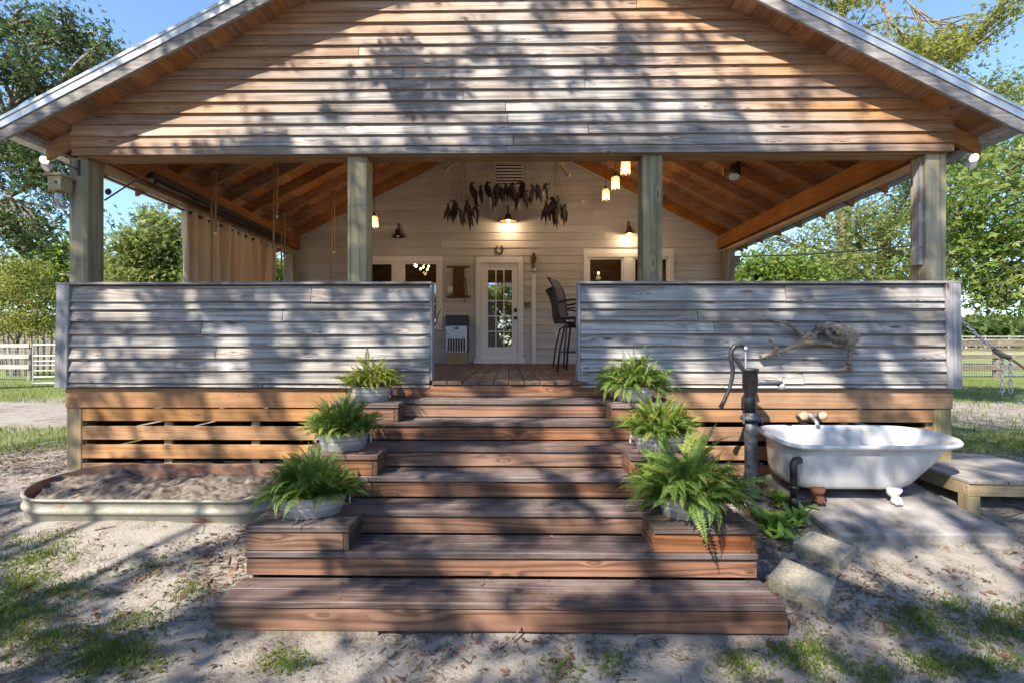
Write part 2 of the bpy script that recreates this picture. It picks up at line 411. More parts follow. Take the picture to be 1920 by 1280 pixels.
M['twig'] = leafmat('twigs_and_mulch', (.055,.04,.03), (.13,.095,.07), (.22,.16,.11), .05, .9)
M['bark'] = plain('tree_bark', (.17,.14,.115), .95, 0, .45, 9, .9)
M['soil'] = plain('grey_brown_soil', (.14,.115,.095), .98, 0, .5, 16, 1.0)
def driftmat():
    t = NT('driftwood_surface'); co = t.coord()
    n1 = t.noise(co, 9, 6, .65, .6); n2 = t.noise(t.mapping(co, (12, 40, 60)), 1, 5, .6)
    c = t.mix(t.rng(n1, .35, .65), (.13,.10,.075), (.36,.29,.225))
    c = t.mix(t.rng(n2, .48, .66, 0, .85), c, (.06,.045,.035))
    t.base(c, .85); t.bump(t.math('ADD', n2, n1), .7, .01); return t.m
M['drift'] = driftmat()
def groundmat():
    t = NT('sandy_yard_ground'); co = t.coord('Object')
    s = t.n('SeparateXYZ', _0=co); X, Y = s.outputs[0], s.outputs[1]
    big = t.noise(co, .9, 4, .6); mid = t.noise(co, 4.5, 6, .65); fine = t.noise(co, 55, 5, .7); sp = t.noise(co, 210, 3, .6)
    sand = t.mix(t.rng(mid, .3, .7), (.25,.23,.205), (.36,.335,.305))
    sand = t.mix(t.rng(big, .42, .62, 0, .55), sand, (.215,.185,.155))
    dark = t.math('MULTIPLY', t.rng(mid, .46, .60), t.rng(fine, .36, .56))
    sand = t.mix(t.math('MULTIPLY', dark, .9), sand, (.10,.078,.062))
    sand = t.mix(t.rng(sp, .58, .72, 0, .45), sand, (.12,.09,.07))
    # turf begins behind the sandy drive
    wob = t.math('MULTIPLY', t.math('SUBTRACT', t.noise(co, .35, 4, .6), .5), 5.0)
    yy = t.math('ADD', Y, wob)
    lawn = t.rng(yy, 10.0, 11.2)
    edge = t.math('MULTIPLY', t.rng(yy, 5.2, 5.7), t.rng(yy, 6.6, 7.2, 1, 0))
    lawn = t.math('MAXIMUM', lawn, t.math('MULTIPLY', edge, .8))
    far = t.rng(Y, 45, 60)
    patch = t.math('MULTIPLY', t.rng(t.noise(co, 1.4, 4, .65), .58, .66), .12)
    lawn = t.math('MAXIMUM', lawn, patch)
    gr = t.mix(t.rng(t.noise(co, 3, 5, .65), .3, .7), (.075,.125,.025), (.20,.22,.065))
    gr = t.mix(t.rng(fine, .4, .7, 0, .5), gr, (.05,.07,.02))
    gr = t.mix(far, gr, (.24,.26,.09))
    c = t.mix(t.math('MULTIPLY', lawn, t.rng(fine, .25, .5, .55, 1)), sand, gr)
    t.base(c, .95, 0, .15)
    h = t.math('ADD', t.math('MULTIPLY', mid, 1.2), t.math('MULTIPLY', fine, .5))
    t.bump(h, .8, .03); return t.m
M['ground'] = groundmat()
# ------------------------------------------------------------------ ground
def vnoise(x, y, seed=0):
    xi = np.floor(x).astype(np.int64); yi = np.floor(y).astype(np.int64); xf = x - xi; yf = y - yi
    def h(a, b):
        n = (a*374761393 + b*668265263 + seed*1442695) & 0x7fffffff
        n = ((n ^ (n >> 13)) * 1274126177) & 0x7fffffff
        return ((n ^ (n >> 16)) & 0xffff) / 65535.0
    u = xf*xf*(3-2*xf); w = yf*yf*(3-2*yf)
    return (h(xi,yi)*(1-u)+h(xi+1,yi)*u)*(1-w) + (h(xi,yi+1)*(1-u)+h(xi+1,yi+1)*u)*w
def gz_np(x, y):
    z = np.interp(y, [2.5, 4.5], [0, .33])
    near = np.clip((14 - np.abs(y-3))/10, 0, 1)
    z = z + near*((vnoise(x*1.3, y*1.3, 1)-.5)*.045 + (vnoise(x*5, y*5, 2)-.5)*.020 + (vnoise(x*14, y*14, 3)-.5)*.010)
    return z - .012
def gz(x, y): return float(gz_np(np.array([x]), np.array([y]))[0])
def axis_pts(lo, hi, step, far, nfar):
    a = np.arange(lo, hi+1e-6, step)
    l = lo - np.geomspace(step*2, far, nfar)[::-1]; h = hi + np.geomspace(step*2, far, nfar)
    return np.concatenate([l, a, h])
gx = axis_pts(-6.2, 6.2, .045, 900, 40); gy = axis_pts(.6, 7.0, .045, 900, 40)
GX, GY = np.meshgrid(gx, gy); GZ = gz_np(GX, GY)
nx, ny = len(gx), len(gy)
idx = np.arange(nx*ny).reshape(ny, nx)
F = np.stack([idx[:-1,:-1].ravel(), idx[:-1,1:].ravel(), idx[1:,1:].ravel(), idx[1:,:-1].ravel()], 1)
g = npmesh('ground', np.stack([GX.ravel(), GY.ravel(), GZ.ravel()], 1), F, M['ground'], smooth=True)
tag(g, 'sandy yard with thin grass in front of the porch, turf behind', kind='structure')

# ------------------------------------------------------------------ house
DECK = 1.19; YW = 9.05; YG = 4.52; ZA = 5.71; P = .51
house = thing('cabin', 'timber cabin with deep covered porch, weathered plank gable and metal roof', 'house')
def lap_plank(parent, mat, xl, xr, z0, z1, y, xlt=None, xrt=None, th=.025, prot=.041, T=None, lean=None, name='plank', jz=.0022):
    """one lap-siding board facing -Y; (xl,xr) bottom ends, (xlt,xrt) top ends"""
    xlt = xl if xlt is None else xlt; xrt = xr if xrt is None else xrt
    n = max(1, int((xr-xl)/.6)); vs = []; fs = []
    dy = random.uniform(-.002, .002)
    for i in range(n+1):
        t = i/n; xb = xl+(xr-xl)*t; xt = xlt+(xrt-xlt)*t
        j = random.uniform(-jz, jz); k = random.uniform(-.0015, .0015)
        vs += [(xb, y-prot+dy+k, z0+j), (xb, y-prot+th+dy+k, z0+j), (xt, y-.001+dy, z1+.014), (xt, y-.013+dy, z1+.014)]
    for i in range(n):
        a = i*4; b = a+4
        for q in range(4):
            r = (q+1) % 4
            fs.append((a+q, a+r, b+r, b+q))
    fs.append((3,2,1,0)); e = n*4; fs.append((e,e+1,e+2,e+3))
    if lean: vs = [(p[0], p[1]+lean(p[2]), p[2]) for p in vs]
    return MB(T).add(vs, fs).build(name, mat, parent)

# gable siding
gable = part('gable_siding', house)
XE = 4.13
z = 3.385; row = 0; pitch = .1055
breaks = {0: [.05], 1: [.75], 2: [.0], 3: [-.02], 4: [-.42,], 5: [.72], 6: [-.98], 7: [2.6], 8: [-1.4], 9: [2.2, -2.6], 10: [], 11: [2.0], 12: [1.2]}
while z < ZA - .05:
    z1 = z + pitch
    hb = min(XE, (ZA - z)/P - .004); ht = min(XE, max(.02, (ZA - z1)/P - .004))
    br = breaks.get(row, [random.uniform(-.8, .8)] if hb > 1.5 else [])
    br = sorted(b for b in br if abs(b) < hb-.4)
    e = [-hb] + br + [hb]; et = [-ht] + [min(ht-.01, max(-ht+.01, b)) for b in br] + [ht]
    for i in range(len(e)-1):
        lap_plank(gable, M['gable'], e[i]+(.003 if i else 0), e[i+1]-(.003 if i < len(e)-2 else 0), z, z1, YG, et[i]+(.003 if i else 0), et[i+1]-(.003 if i < len(e)-2 else 0))
    z = z1; row += 1
for a, b in ((-XE, -.02), (-.017, XE)):
    MB().box(a, b, YG-.030, YG-.002, 3.312, 3.383).build('bottom_trim', M['gable'], gable, bevel=.003)
MB().add([(-XE, YG, 3.36), (XE, YG, 3.36), (XE, YG, ZA-P*XE), (0, YG, ZA), (-XE, YG, ZA-P*XE),
          (-XE, YG+.03, 3.36), (XE, YG+.03, 3.36), (XE, YG+.03, ZA-P*XE), (0, YG+.03, ZA), (-XE, YG+.03, ZA-P*XE)],
         [(0,1,2,3,4), (9,8,7,6,5), (0,5,6,1), (1,6,7,2), (2,7,8,3), (3,8,9,4), (4,9,5,0)]).build('backing', M['beam_x'], gable)
MB().box(-4.125, 4.125, YG+.032, 4.715, 3.312, 3.50).build('front_beam', M['beam_x'], house, bevel=.004)

# roof
roof = part('roof', house)
XR = 4.50; YR0 = 4.27; YR1 = 16.0
def zroof(x): return ZA - P*abs(x)
for s in (-1, 1):
    w = .1725; n = int(XR/w)
    for i in range(n):
        a, b = i*w+.002, (i+1)*w-.002
        j = random.uniform(0, .003)
        p = [(s*a, YR0, zroof(a)+j), (s*b, YR0, zroof(b)+j), (s*b, YR1, zroof(b)+j), (s*a, YR1, zroof(a)+j)]
        p += [(q[0], q[1], q[2]+.022) for q in p]
        if s < 0: p = [p[1], p[0], p[3], p[2], p[5], p[4], p[7], p[6]]
        MB().hexa(p).build('decking_board', M['deckroof'], roof)
    def slab(x0, x1, y0, y1, lo, hi):
        p = [(s*x0, y0, zroof(x0)+lo), (s*x1, y0, zroof(x1)+lo), (s*x1, y1, zroof(x1)+lo), (s*x0, y1, zroof(x0)+lo)]
        p += [(q[0], q[1], q[2]-lo+hi) for q in p]
        if s < 0: p = [p[1], p[0], p[3], p[2], p[5], p[4], p[7], p[6]]
        return MB().hexa(p)
    slab(.001, 4.60, 4.236, 4.266, -.054, .052).build('rake_board', M['rake'], roof, bevel=.004)
    slab(.001, XR-.02, YR0, YR1, .026, .055).build('batten_layer', M['deckroof'], roof)
    slab(.001, 4.68, 4.218, 16.1, .122, .150).build('metal_sheet', M['roof'], roof)
    slab(.001, 4.66, 4.226, 4.262, .055, .121).build('metal_edge_trim', M['roof'], roof)
    slab(4.40, 4.44, YR0, YR1, -.05, -.002).build('eave_trim', M['rake'], roof)
    for k in range(9):                                        # rafters
        y = 4.555 + .545*k if k else 4.548
        o = slab(.03, 4.43, y, y+.042, -.16, -.003).build('rafter', M['raft'], roof, bevel=.003)
    slab(.03, 4.43, 9.10, 9.145, -.16, -.003).build('rafter', M['raft'], roof)
    a = 3.92*s; b = 4.06*s
    MB().box(min(a,b), max(a,b), 4.73, YW-.02, 3.325, 3.56).build('eave_beam', M['beam_y'], roof, bevel=.004)
    a = 4.0*s; b = 4.10*s
    MB().box(min(a,b), max(a,b), 4.73, YW-.02, 3.27, 3.321).build('eave_strip', M['beam_l'], roof, bevel=.003)
MB().box(-.022, .022, 4.60, 9.3, ZA-.25, ZA-.03).build('ridge_board', M['raft'], roof)
MB().box(-1.35, 1.35, 8.18, 8.225, 4.78, 4.92).build('collar_tie', M['raft'], roof)
for (u0, v0, u1, v1) in ((868, 292, 833, 321), (1036, 292, 1068, 330)):      # pale knee braces
    a = at(u0, v0, 6.6); b = at(u1, v1, 6.6)
    MB().beam(a+(a-b)*.6, b, .035, .09, (0,1,0)).build('brace', M['bench_l'], roof)

# posts, deck, skirt
for (u0, u1) in ((128, 163), (651, 687.5), (1205.5, 1243), (1738, 1775)):
    x0 = at(u0, 400, 4.54).x; x1 = x0+.186
    MB().box(x0, x1, 4.545, 4.73, DECK+.002, 3.311).build('post', M['post'], house, bevel=.006)
for s in (-1, 1):
    a, b = sorted((3.955*s, 4.14*s))
    MB().box(a, b, 8.80, 8.985, DECK+.002, 3.268).build('post', M['post'], house, bevel=.006)
x0d = at(122, 740, 4.43).x; x1d = at(1787, 740, 4.43).x
floor = part('porch_floor', house)
x = x0d+.03
while x < x1d-.14:
    y0 = 4.385+random.uniform(-.004, .004) if (-.74 < x < .60) else 4.49
    MB().box(x, x+.136, y0, YW-.01, DECK-.034, DECK+random.uniform(-.0015, .0015)).build('floor_board', M['floor'], floor, bevel=.004)
    x += .142
MB().box(x0d+.02, x1d-.02, 4.48, 16, .30, .34).build('crawl_space_floor', M['soil'], house)
skirt = part('porch_skirt', house)
MB().box(x0d, -1.50, 4.43, 4.472, .938, 1.122).build('rim_board', M['skirt'], skirt, bevel=.004)
MB().box(-1.497, 1.45, 4.43, 4.468, .938, 1.122).build('rim_board', M['skirt'], skirt, bevel=.004)
MB().box(1.453, x1d, 4.43, 4.472, .938, 1.122).build('rim_board', M['skirt'], skirt, bevel=.004)
xs0 = at(153, 800, 4.44).x; xs1 = at(1752, 800, 4.44).x
for (v0, v1) in ((766.5, 790), (800, 825.5), (835, 861), (870.5, 896)):
    za = 1.5-(v1-650.5)*4.44/900; zb = 1.5-(v0-650.5)*4.44/900
    for a, b in ((xs0, -.8), (-.797, .75), (.753, xs1)):
        MB().box(a, b, 4.445, 4.478, za, zb).build('skirt_slat', M['skirt'], skirt, bevel=.003)
for s, a, b in ((0, x0d, xs0-.003), (1, xs1+.003, x1d)):
    MB().box(a, b, 4.442, 4.60, .22, .936).build('corner_post', M['skirt_z'], skirt, bevel=.005)
for u in (158, 318, 481, 1580, 1740):
    x = at(u, 800, 4.5).x
    MB().box(x-.038, x+.038, 4.482, 4.52, .26, .93).build('slat_support', M['skirt_z'], skirt)
for y in (6.1, 7.6):
    for x in (-3.4, -2.0, 0, 2.0, 3.4):
        MB().box(x-.07, x+.07, y-.07, y+.07, .3, DECK-.18).build('pier', M['skirt_z'], skirt)
for y in (5.2, 6.1, 7.0, 7.9):
    MB().box(x0d+.06, x1d-.06, y-.02, y+.02, DECK-.2, DECK-.036).build('joist', M['skirt'], skirt)
for s in (-1, 1):                                            # side slats
    X = x0d if s < 0 else x1d
    MB().box(min(X, X-s*.04), max(X, X-s*.04), 4.474, YW, .938, 1.122).build('rim_board', M['beam_y'], skirt)
    for (za, zb) in ((.80, .935), (.64, .78), (.48, .62), (.30, .46)):
        MB().box(min(X-s*.012, X-s*.045), max(X-s*.012, X-s*.045), 4.61, YW, za, zb).build('skirt_slat', M['beam_y'], skirt)

# porch railings of lapped boards
def lean(z): return -.03*(2.083-z)/.95
vb = [536, 565.5, 579.6, 602, 626, 648.5, 672, 694.5, 717, 725]
zb_ = [1.5-(v-650.5)*4.44/900 for v in vb]
def railing(xl, xr, label, lc, rc):
    r = part('railing', house); r['label'] = label
    MB().box(xl+.012, xr-.012, 4.462, 4.538, 1.14, 2.07).build('core', M['rail'], r)
    for i in range(9):
        z1, z0 = zb_[i], zb_[i+1]
        if random.random() < .5 and (xr-xl) > 2:
            c = xl+(xr-xl)*random.uniform(.3, .7)
            lap_plank(r, M['rail'], xl, c-.003, z0, z1-.012, 4.46, lean=lean, jz=.004); lap_plank(r, M['rail'], c+.003, xr, z0, z1-.012, 4.46, lean=lean, jz=.004)
        else:
            lap_plank(r, M['rail'], xl, xr, z0, z1-.012, 4.46, lean=lean, jz=.004)
    MB().box(xl-.02 if not lc else lc[0]-.015, xr+.02 if not rc else rc[1]+.015, 4.405, 4.56, 2.078, 2.10).build('top_cap', M['rail'], r, bevel=.003)
    for c in (lc, rc):
        if c:
            x0, x1 = c
            MB().hexa([(x0, 4.385, 1.125), (x1, 4.385, 1.125), (x1, 4.428, 1.125), (x0, 4.428, 1.125), (x0, 4.405, 2.076), (x1, 4.405, 2.076), (x1, 4.458, 2.076), (x0, 4.458, 2.076)]).build('corner_board', M['rail_z'], r, bevel=.004)
    return r
xa = at(134, 600, 4.43).x; xb = at(806, 600, 4.43).x
r1 = railing(xa, xb, 'grey lapped-board railing on the stock tank side of the steps', (at(104, 600, 4.4).x, xa-.004), None)
MB().box(xb+.002, xb+.024, 4.415, 4.56, DECK+.003, 2.076).build('end_board', M['rail_z'], r1, bevel=.003)
xc = at(1088, 600, 4.43).x; xd = at(1769, 600, 4.43).x
r2 = railing(xc, xd, 'grey lapped-board railing with driftwood on it', None, (xd+.004, at(1803, 600, 4.4).x))
MB().box(xc-.024, xc-.002, 4.415, 4.56, DECK+.003, 2.076).build('end_board', M['rail_z'], r2, bevel=.003)
for s in (-1, 1):                                            # returns along the porch sides
    r = part('railing', house)
    X = (x0d+.01) if s < 0 else (x1d-.01)
    T = Matrix.Translation((X, 0, 0)) @ Matrix.Rotation(R(-90*1) if s < 0 else R(90), 4, 'Z')
    ya, yb = 4.60, YW-.1
    for i in range(9):
        a, b = (-yb, -ya) if s < 0 else (ya, yb)
        lap_plank(r, M['rail_y'], a, b, zb_[i+1], zb_[i]-.012, .0, T=T)
    MB().box(min(X, X-s*.07), max(X, X-s*.07), ya, yb, 2.078, 2.10).build('top_cap', M['rail_y'], r)

# ------------------------------------------------------------------ back wall of the porch
def wr(u0, v0, u1, v1, Y=YW):
    a = at(u0, v0, Y); b = at(u1, v1, Y); return (a.x, b.x, b.z, a.z)
W_L = wr(664, 484, 830, 614); W_R = wr(1094, 475, 1262, 614); D_O = wr(892, 484, 981, 681)
D_O = (D_O[0], D_O[1], DECK, D_O[3])
holes = [W_L, W_R, D_O]
wall = part('porch_back_wall', house)
HW = 4.12
xs_ = [-HW, W_L[0]+.06, W_L[1]-.06, D_O[0]+.04, D_O[1]-.04, W_R[0]+.06, W_R[1]-.06, HW]
def wseg(x0, x1, z0, z1fun):
    p = [(x0, YW, z0), (x1, YW, z0), (x1, YW+.12, z0), (x0, YW+.12, z0), (x0, YW, z1fun(x0)), (x1, YW, z1fun(x1)), (x1, YW+.12, z1fun(x1)), (x0, YW+.12, z1fun(x0))]
    MB().hexa(p).build('wall_core', M['white'], wall)
top = lambda x: zroof(x)-.005
for i in range(7):
    x0, x1 = xs_[i]+.001, xs_[i+1]-.001
    if i in (0, 2, 4, 6):
        if x0 < 0 < x1: pass
        wseg(x0, x1, .3, top)
    else:
        h = {1: W_L, 3: D_O, 5: W_R}[i]
        if x0 < 0 < x1:
            wseg(x0, -.0005, h[3]-.04, top); wseg(.0005, x1, h[3]-.04, top)
        else: wseg(x0, x1, h[3]-.04, top)
        wseg(x0, x1, .3, lambda x: max(.4, h[2]+.02 if i != 3 else DECK-.02))
z = DECK+.002
while z < ZA-.3:
    z1 = z+.1445
    hb = min(HW, (ZA-.16-z)/P); ht = min(HW, max(.03, (ZA-.16-z1)/P))
    segs = [(-hb, hb)]
    for (hx0, hx1, hz0, hz1) in holes:
        if z1 > hz0+.01 and z < hz1-.01:
            ns = []
            for a, b in segs:
                if hx1 <= a or hx0 >= b: ns.append((a, b)); continue
                if hx0 > a: ns.append((a, hx0-.001))
                if hx1 < b: ns.append((hx1+.001, b))
            segs = ns
    out = []
    for a, b in segs:
        if b-a > 2.4:
            c = random.uniform(a+.7, b-.7); out += [(a, c-.001), (c+.001, b)]
        else: out.append((a, b))
    for a, b in out:
        lap_plank(wall, M['siding'], a, b, z, z1, YW, max(a, -ht), min(b, ht), th=.014, prot=.027, jz=.001)
    z = z1
# house body behind the porch
body = part('house_body', house)
for s in (-1, 1):
    X = HW*s
    MB().box(min(X, X-s*.12), max(X, X-s*.12), YW+.121, 15.8, .25, zroof(HW)-.01).build('side_wall', M['siding'], body)
MB().box(-HW, HW, 15.8, 15.9, .25, 3.6).build('rear_wall', M['siding'], body)
MB().box(-HW+.13, HW-.13, YW+.13, 15.7, DECK-.08, DECK-.03).build('room_floor', M['floor'], body)
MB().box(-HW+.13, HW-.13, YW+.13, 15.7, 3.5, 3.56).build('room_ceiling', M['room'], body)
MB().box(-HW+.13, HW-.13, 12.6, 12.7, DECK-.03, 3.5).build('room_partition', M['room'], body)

def window(hole, label):
    x0, x1, z0, z1 = hole
    w = part('window', house); w['label'] = label
    t = .085
    for nm, b in (('window_trim', (x0, x0+t, z0, z1-t-.001)), ('window_trim', (x1-t, x1, z0, z1-t-.001)), ('window_trim', (x0, x1, z1-t, z1)), ('window_sill', (x0-.02, x1+.02, z0-.05, z0-.001))):
        MB().box(b[0], b[1], YW-.045, YW+.02, b[2], b[3]).build(nm, M['white'], w, bevel=.004)
    xm = (x0+x1)/2
    MB().box(xm-.09, xm+.09, YW-.04, YW+.03, z0, z1-t-.001).build('mullion', M['white'], w, bevel=.004)
    for a, b in ((x0+t+.001, xm-.091), (xm+.091, x1-t-.001)):
        f = .035; zt = z1-t-.002; zm = z0+(zt-z0)*.5
        for q in ((a, a+f, z0, zt), (b-f, b, z0, zt), (a+f, b-f, zt-f, zt), (a+f, b-f, z0, z0+f), (a+f, b-f, zm-.02, zm+.02)):
            MB().box(q[0], q[1], YW-.015, YW+.045, q[2], q[3]).build('sash', M['white'], w)
        MB().box(a+f, b-f, YW+.02, YW+.024, z0+f, zm-.02).build('pane', M['glass'], w)
        MB().box(a+f, b-f, YW+.012, YW+.016, zm+.02, zt-f).build('pane', M['glass'], w)
window(W_L, 'white double window on the curtain side of the door')
window(W_R, 'white double window behind the bar chairs')

door = part('door', house); door['label'] = 'white glazed door with fifteen panes'
x0, x1, z0, z1 = D_O; t = .10
for q in ((x0, x0+t, z0+.09, z1-t-.001), (x1-t, x1, z0+.09, z1-t-.001), (x0, x1, z1-t, z1)):
    MB().box(q[0], q[1], YW-.045, YW+.03, q[2], q[3]).build('door_trim', M['white'], door, bevel=.004)
MB().box(x0-.03, x1+.03, YW-.10, YW+.03, z0+.002, z0+.088).build('threshold', M['white'], door, bevel=.006)
dx0, dx1, dz0, dz1 = x0+t+.003, x1-t-.003, z0+.092, z1-t-.004
gl = at(915, 507, YW); gr = at(959.7, 650, YW)
gx0, gx1, gz0, gz1 = gl.x, gr.x, gr.z, gl.z
for q in ((dx0, gx0, dz0, dz1), (gx1, dx1, dz0, dz1), (gx0, gx1, gz1, dz1), (gx0, gx1, dz0, gz0)):
    MB().box(q[0], q[1], YW-.02, YW+.025, q[2], q[3]).build('door_leaf', M['white'], door)
for i in range(1, 3):
    x = gx0+(gx1-gx0)*i/3; MB().box(x-.010, x+.010, YW-.024, YW+.020, gz0, gz1).build('muntin', M['white'], door)
for j in range(1, 5):
    zz = gz0+(gz1-gz0)*j/5; MB().box(gx0, gx1, YW-.022, YW+.018, zz-.010, zz+.010).build('muntin', M['white'], door)
for i in range(3):
    for j in range(5):
        a = gx0+(gx1-gx0)*i/3+.010; b = gx0+(gx1-gx0)*(i+1)/3-.010
        c = gz0+(gz1-gz0)*j/5+.010; d = gz0+(gz1-gz0)*(j+1)/5-.010
        MB().box(a, b, YW-.002, YW+.002, c, d).build('pane', M['doorglass'], door)
for v, r, nm in ((582, .026, 'deadbolt'), (596.5, .028, 'door_knob')):
    p = at(966.5, v, YW)
    T = Matrix.Translation((p.x, YW-.021, p.z)) @ Matrix.Rotation(R(90), 4, 'X')
    prof = [(r*1.2, 0), (r*1.2, .012), (r*.5, .016), (r*.5, .03), (r, .04), (r*1.05, .055), (r*.7, .068)] if nm == 'door_knob' else [(r*1.1, 0), (r*1.1, .02), (r*.9, .026)]
    MB(T).lathe(prof, 14, sy=1.0 if nm == 'door_knob' else 1.5).build(nm, M['black'], door, smooth=False)
vt = wr(929, 309, 980.5, 349, YW-.03)
vent = part('gable_vent', house)
MB().box(vt[0], vt[1], YW-.032, YW-.026, vt[2], vt[3]).build('vent_plate', M['white'], vent)
for i in range(7):
    z = vt[3]-(vt[3]-vt[2])*(i+.3)/7
    MB().box(vt[0]+.01, vt[1]-.01, YW-.045, YW-.033, z-.016, z+.004).build('louvre', M['black'], vent)
p = at(1000.5, 515, YW); q = at(1000.5, 681, YW)
MB().box(p.x-.038, p.x+.038, YW-.047, YW-.026, DECK, p.z).build('cover_strip', M['white'], house, bevel=.003)

nh = MB()
for row in range(21):                                        # nail heads of the gable boards
    z = 3.385+.1055*row+.03
    hb = min(XE, (ZA-z)/P-.08)
    x = -hb
    while x < hb:
        T = Matrix.Translation((x+random.uniform(-.01, .01), YG-.0315, z)) @ Matrix.Rotation(R(90), 4, 'X')
        o = MB(T).lathe([(.0045, -.003), (.0045, .0015)], 6); nh.add(o.v, o.f)
        x += .6
nh_ = nh.build('nail_heads', M['blackiron'], gable); nh_['kind'] = 'stuff'
# ------------------------------------------------------------------ front steps
steps = thing('front_steps', 'broad dark brown wooden steps with planter boxes up to the porch', 'steps')
RISE = .146; TD = .27; T1 = .168
SXL = at(405, 1125, 2.5).x; SXR = at(1475, 1132, 2.5).x
def ty(k): return 2.5+TD*(k-1)
def tz(k): return T1+RISE*(k-1)
for k in range(1, 8):
    y, z = ty(k), tz(k)
    ex = .0 if k <= 2 else -.03
    for j in range(2):
        a = y+j*.139; e = random.uniform(-.004, .004)
        MB().box(SXL-ex, SXR+ex+e, a, a+.127, z-.036, z+random.uniform(-.001, .001)).build('tread', M['step'], steps, bevel=.005)
    zb = (tz(k-1)+.003) if k > 1 else .012
    MB().box(SXL-ex-(.012 if k == 1 else -.004), SXR+ex+(.012 if k == 1 else -.004), y+(.008 if k == 1 else .016), y+.046, zb, z-.041).build('riser', M['riser'], steps, bevel=.003)
k = 8; MB().box(SXL+.45, SXR-.45, ty(8)+.012, ty(8)+.04, tz(7)+.003, DECK-.038).build('riser', M['riser'], steps, bevel=.003)
MB().box(SXL-.005, SXL+.85, 2.515, 2.56, -.05, .010).build('base_board', M['fence_g'], steps)
for s, X in ((-1, SXL), (1, SXR)):
    for k in range(1, 8):
        a = X-s*.025; b = X-s*.06
        MB().box(min(a,b)+(.03 if k > 2 and s < 0 else 0)-(.03 if k > 2 and s > 0 else 0), max(a,b)+(.03 if k > 2 and s < 0 else 0)-(.03 if k > 2 and s > 0 else 0), ty(k)+.05, 4.40, tz(k)-.041-.14 if k > 1 else 0, tz(k)-.041).build('stringer', M['riser_y'], steps)
sc_ = MB()
for k in range(1, 8):
    for j in range(2):
        for i in range(6):
            x = SXL+.08+(SXR-SXL-.16)*i/5
            for q in (.03, .10):
                sc_.lathe([(.0045, -.004), (.0045, .0008), (.003, .001)], 6, (x+random.uniform(-.006, .006), ty(k)+j*.139+q, tz(k)+.0012))
so_ = sc_.build('screw_heads', M['blackiron'], steps); so_['kind'] = 'stuff'
def pbox(k, x0, x1):       # planter box standing on tread k, level with tread k+1
    b = part('planter_box', steps)
    y0, y1, z0, z1 = ty(k)+.012, ty(k+1)-.002, tz(k)+.002, tz(k+1)
    h = (y1-y0)/2
    for j in range(2):
        MB().box(x0-.004, x1+.006, y0-.012+j*(h+.008), y0-.012+j*(h+.008)+h+.003, z1-.034, z1+.002*(j+1)).build('box_top_board', M['step'], b, bevel=.004)
    MB().box(x0, x1-.034, y0, y0+.03, z0, z1-.038).build('box_front', M['riser'], b, bevel=.003)
    inner = x1 if abs(x1) < abs(x0) else x0
    for X in (x0, x1-.032):
        MB().box(X, X+.032, y0 if X > x0 else y0+.031, y1, z0, z1-.038).build('box_side', M['riser_y'], b, bevel=.003)
    return b
pbox(2, SXL+.006, -.925); pbox(4, -1.44, -.905); pbox(6, -1.42, -.885)
pbox(2, .845, SXR-.006); pbox(4, .845, 1.42); pbox(6, .83, 1.40)

# ------------------------------------------------------------------ galvanised tubs and ferns
def tub(c, rx, ry, h, rz, label):
    t = thing('galvanised_tub', label, 'tub', group='galvanised tubs on the steps')
    a = ry/rx
    prof = [(rx*.80, 0), (rx*.83, .004), (rx*.885, h*.38), (rx*.91, h*.42), (rx*.90, h*.46), (rx*.935, h*.62), (rx*.955, h*.66), (rx*.945, h*.70), (rx*.985, h*.97), (rx*1.015, h*.985), (rx*1.02, h), (rx*1.0, h*1.015), (rx*.975, h*.99), (rx*.9, h*.5), (rx*.8, h*.12)]
    MB().lathe(prof, 40, c, 1, a, rz).build('tub_body', M['galv'], t, smooth=True)
    MB().lathe([(rx*.86, h*.68), (rx*.5, h*.74), (rx*.05, h*.76)], 24, c, 1, a, rz).build('potting_soil', M['soil'], t, smooth=True)
    for s in (-1, 1):
        e = Vector((math.cos(rz)*s, math.sin(rz)*s, 0)); n = Vector((-e.y, e.x, 0))
        o = Vector(c)+e*(rx*1.0)+Vector((0, 0, h*.86))
        pts = [o+n*(.028*math.cos(q))+Vector((0, 0, -.032+.034*math.sin(q)))+e*.014 for q in [math.pi*2*i/12 for i in range(13)]]
        MB().tube(pts, .0035, 6, False).build('handle', M['galv'], t, smooth=True)
    return t
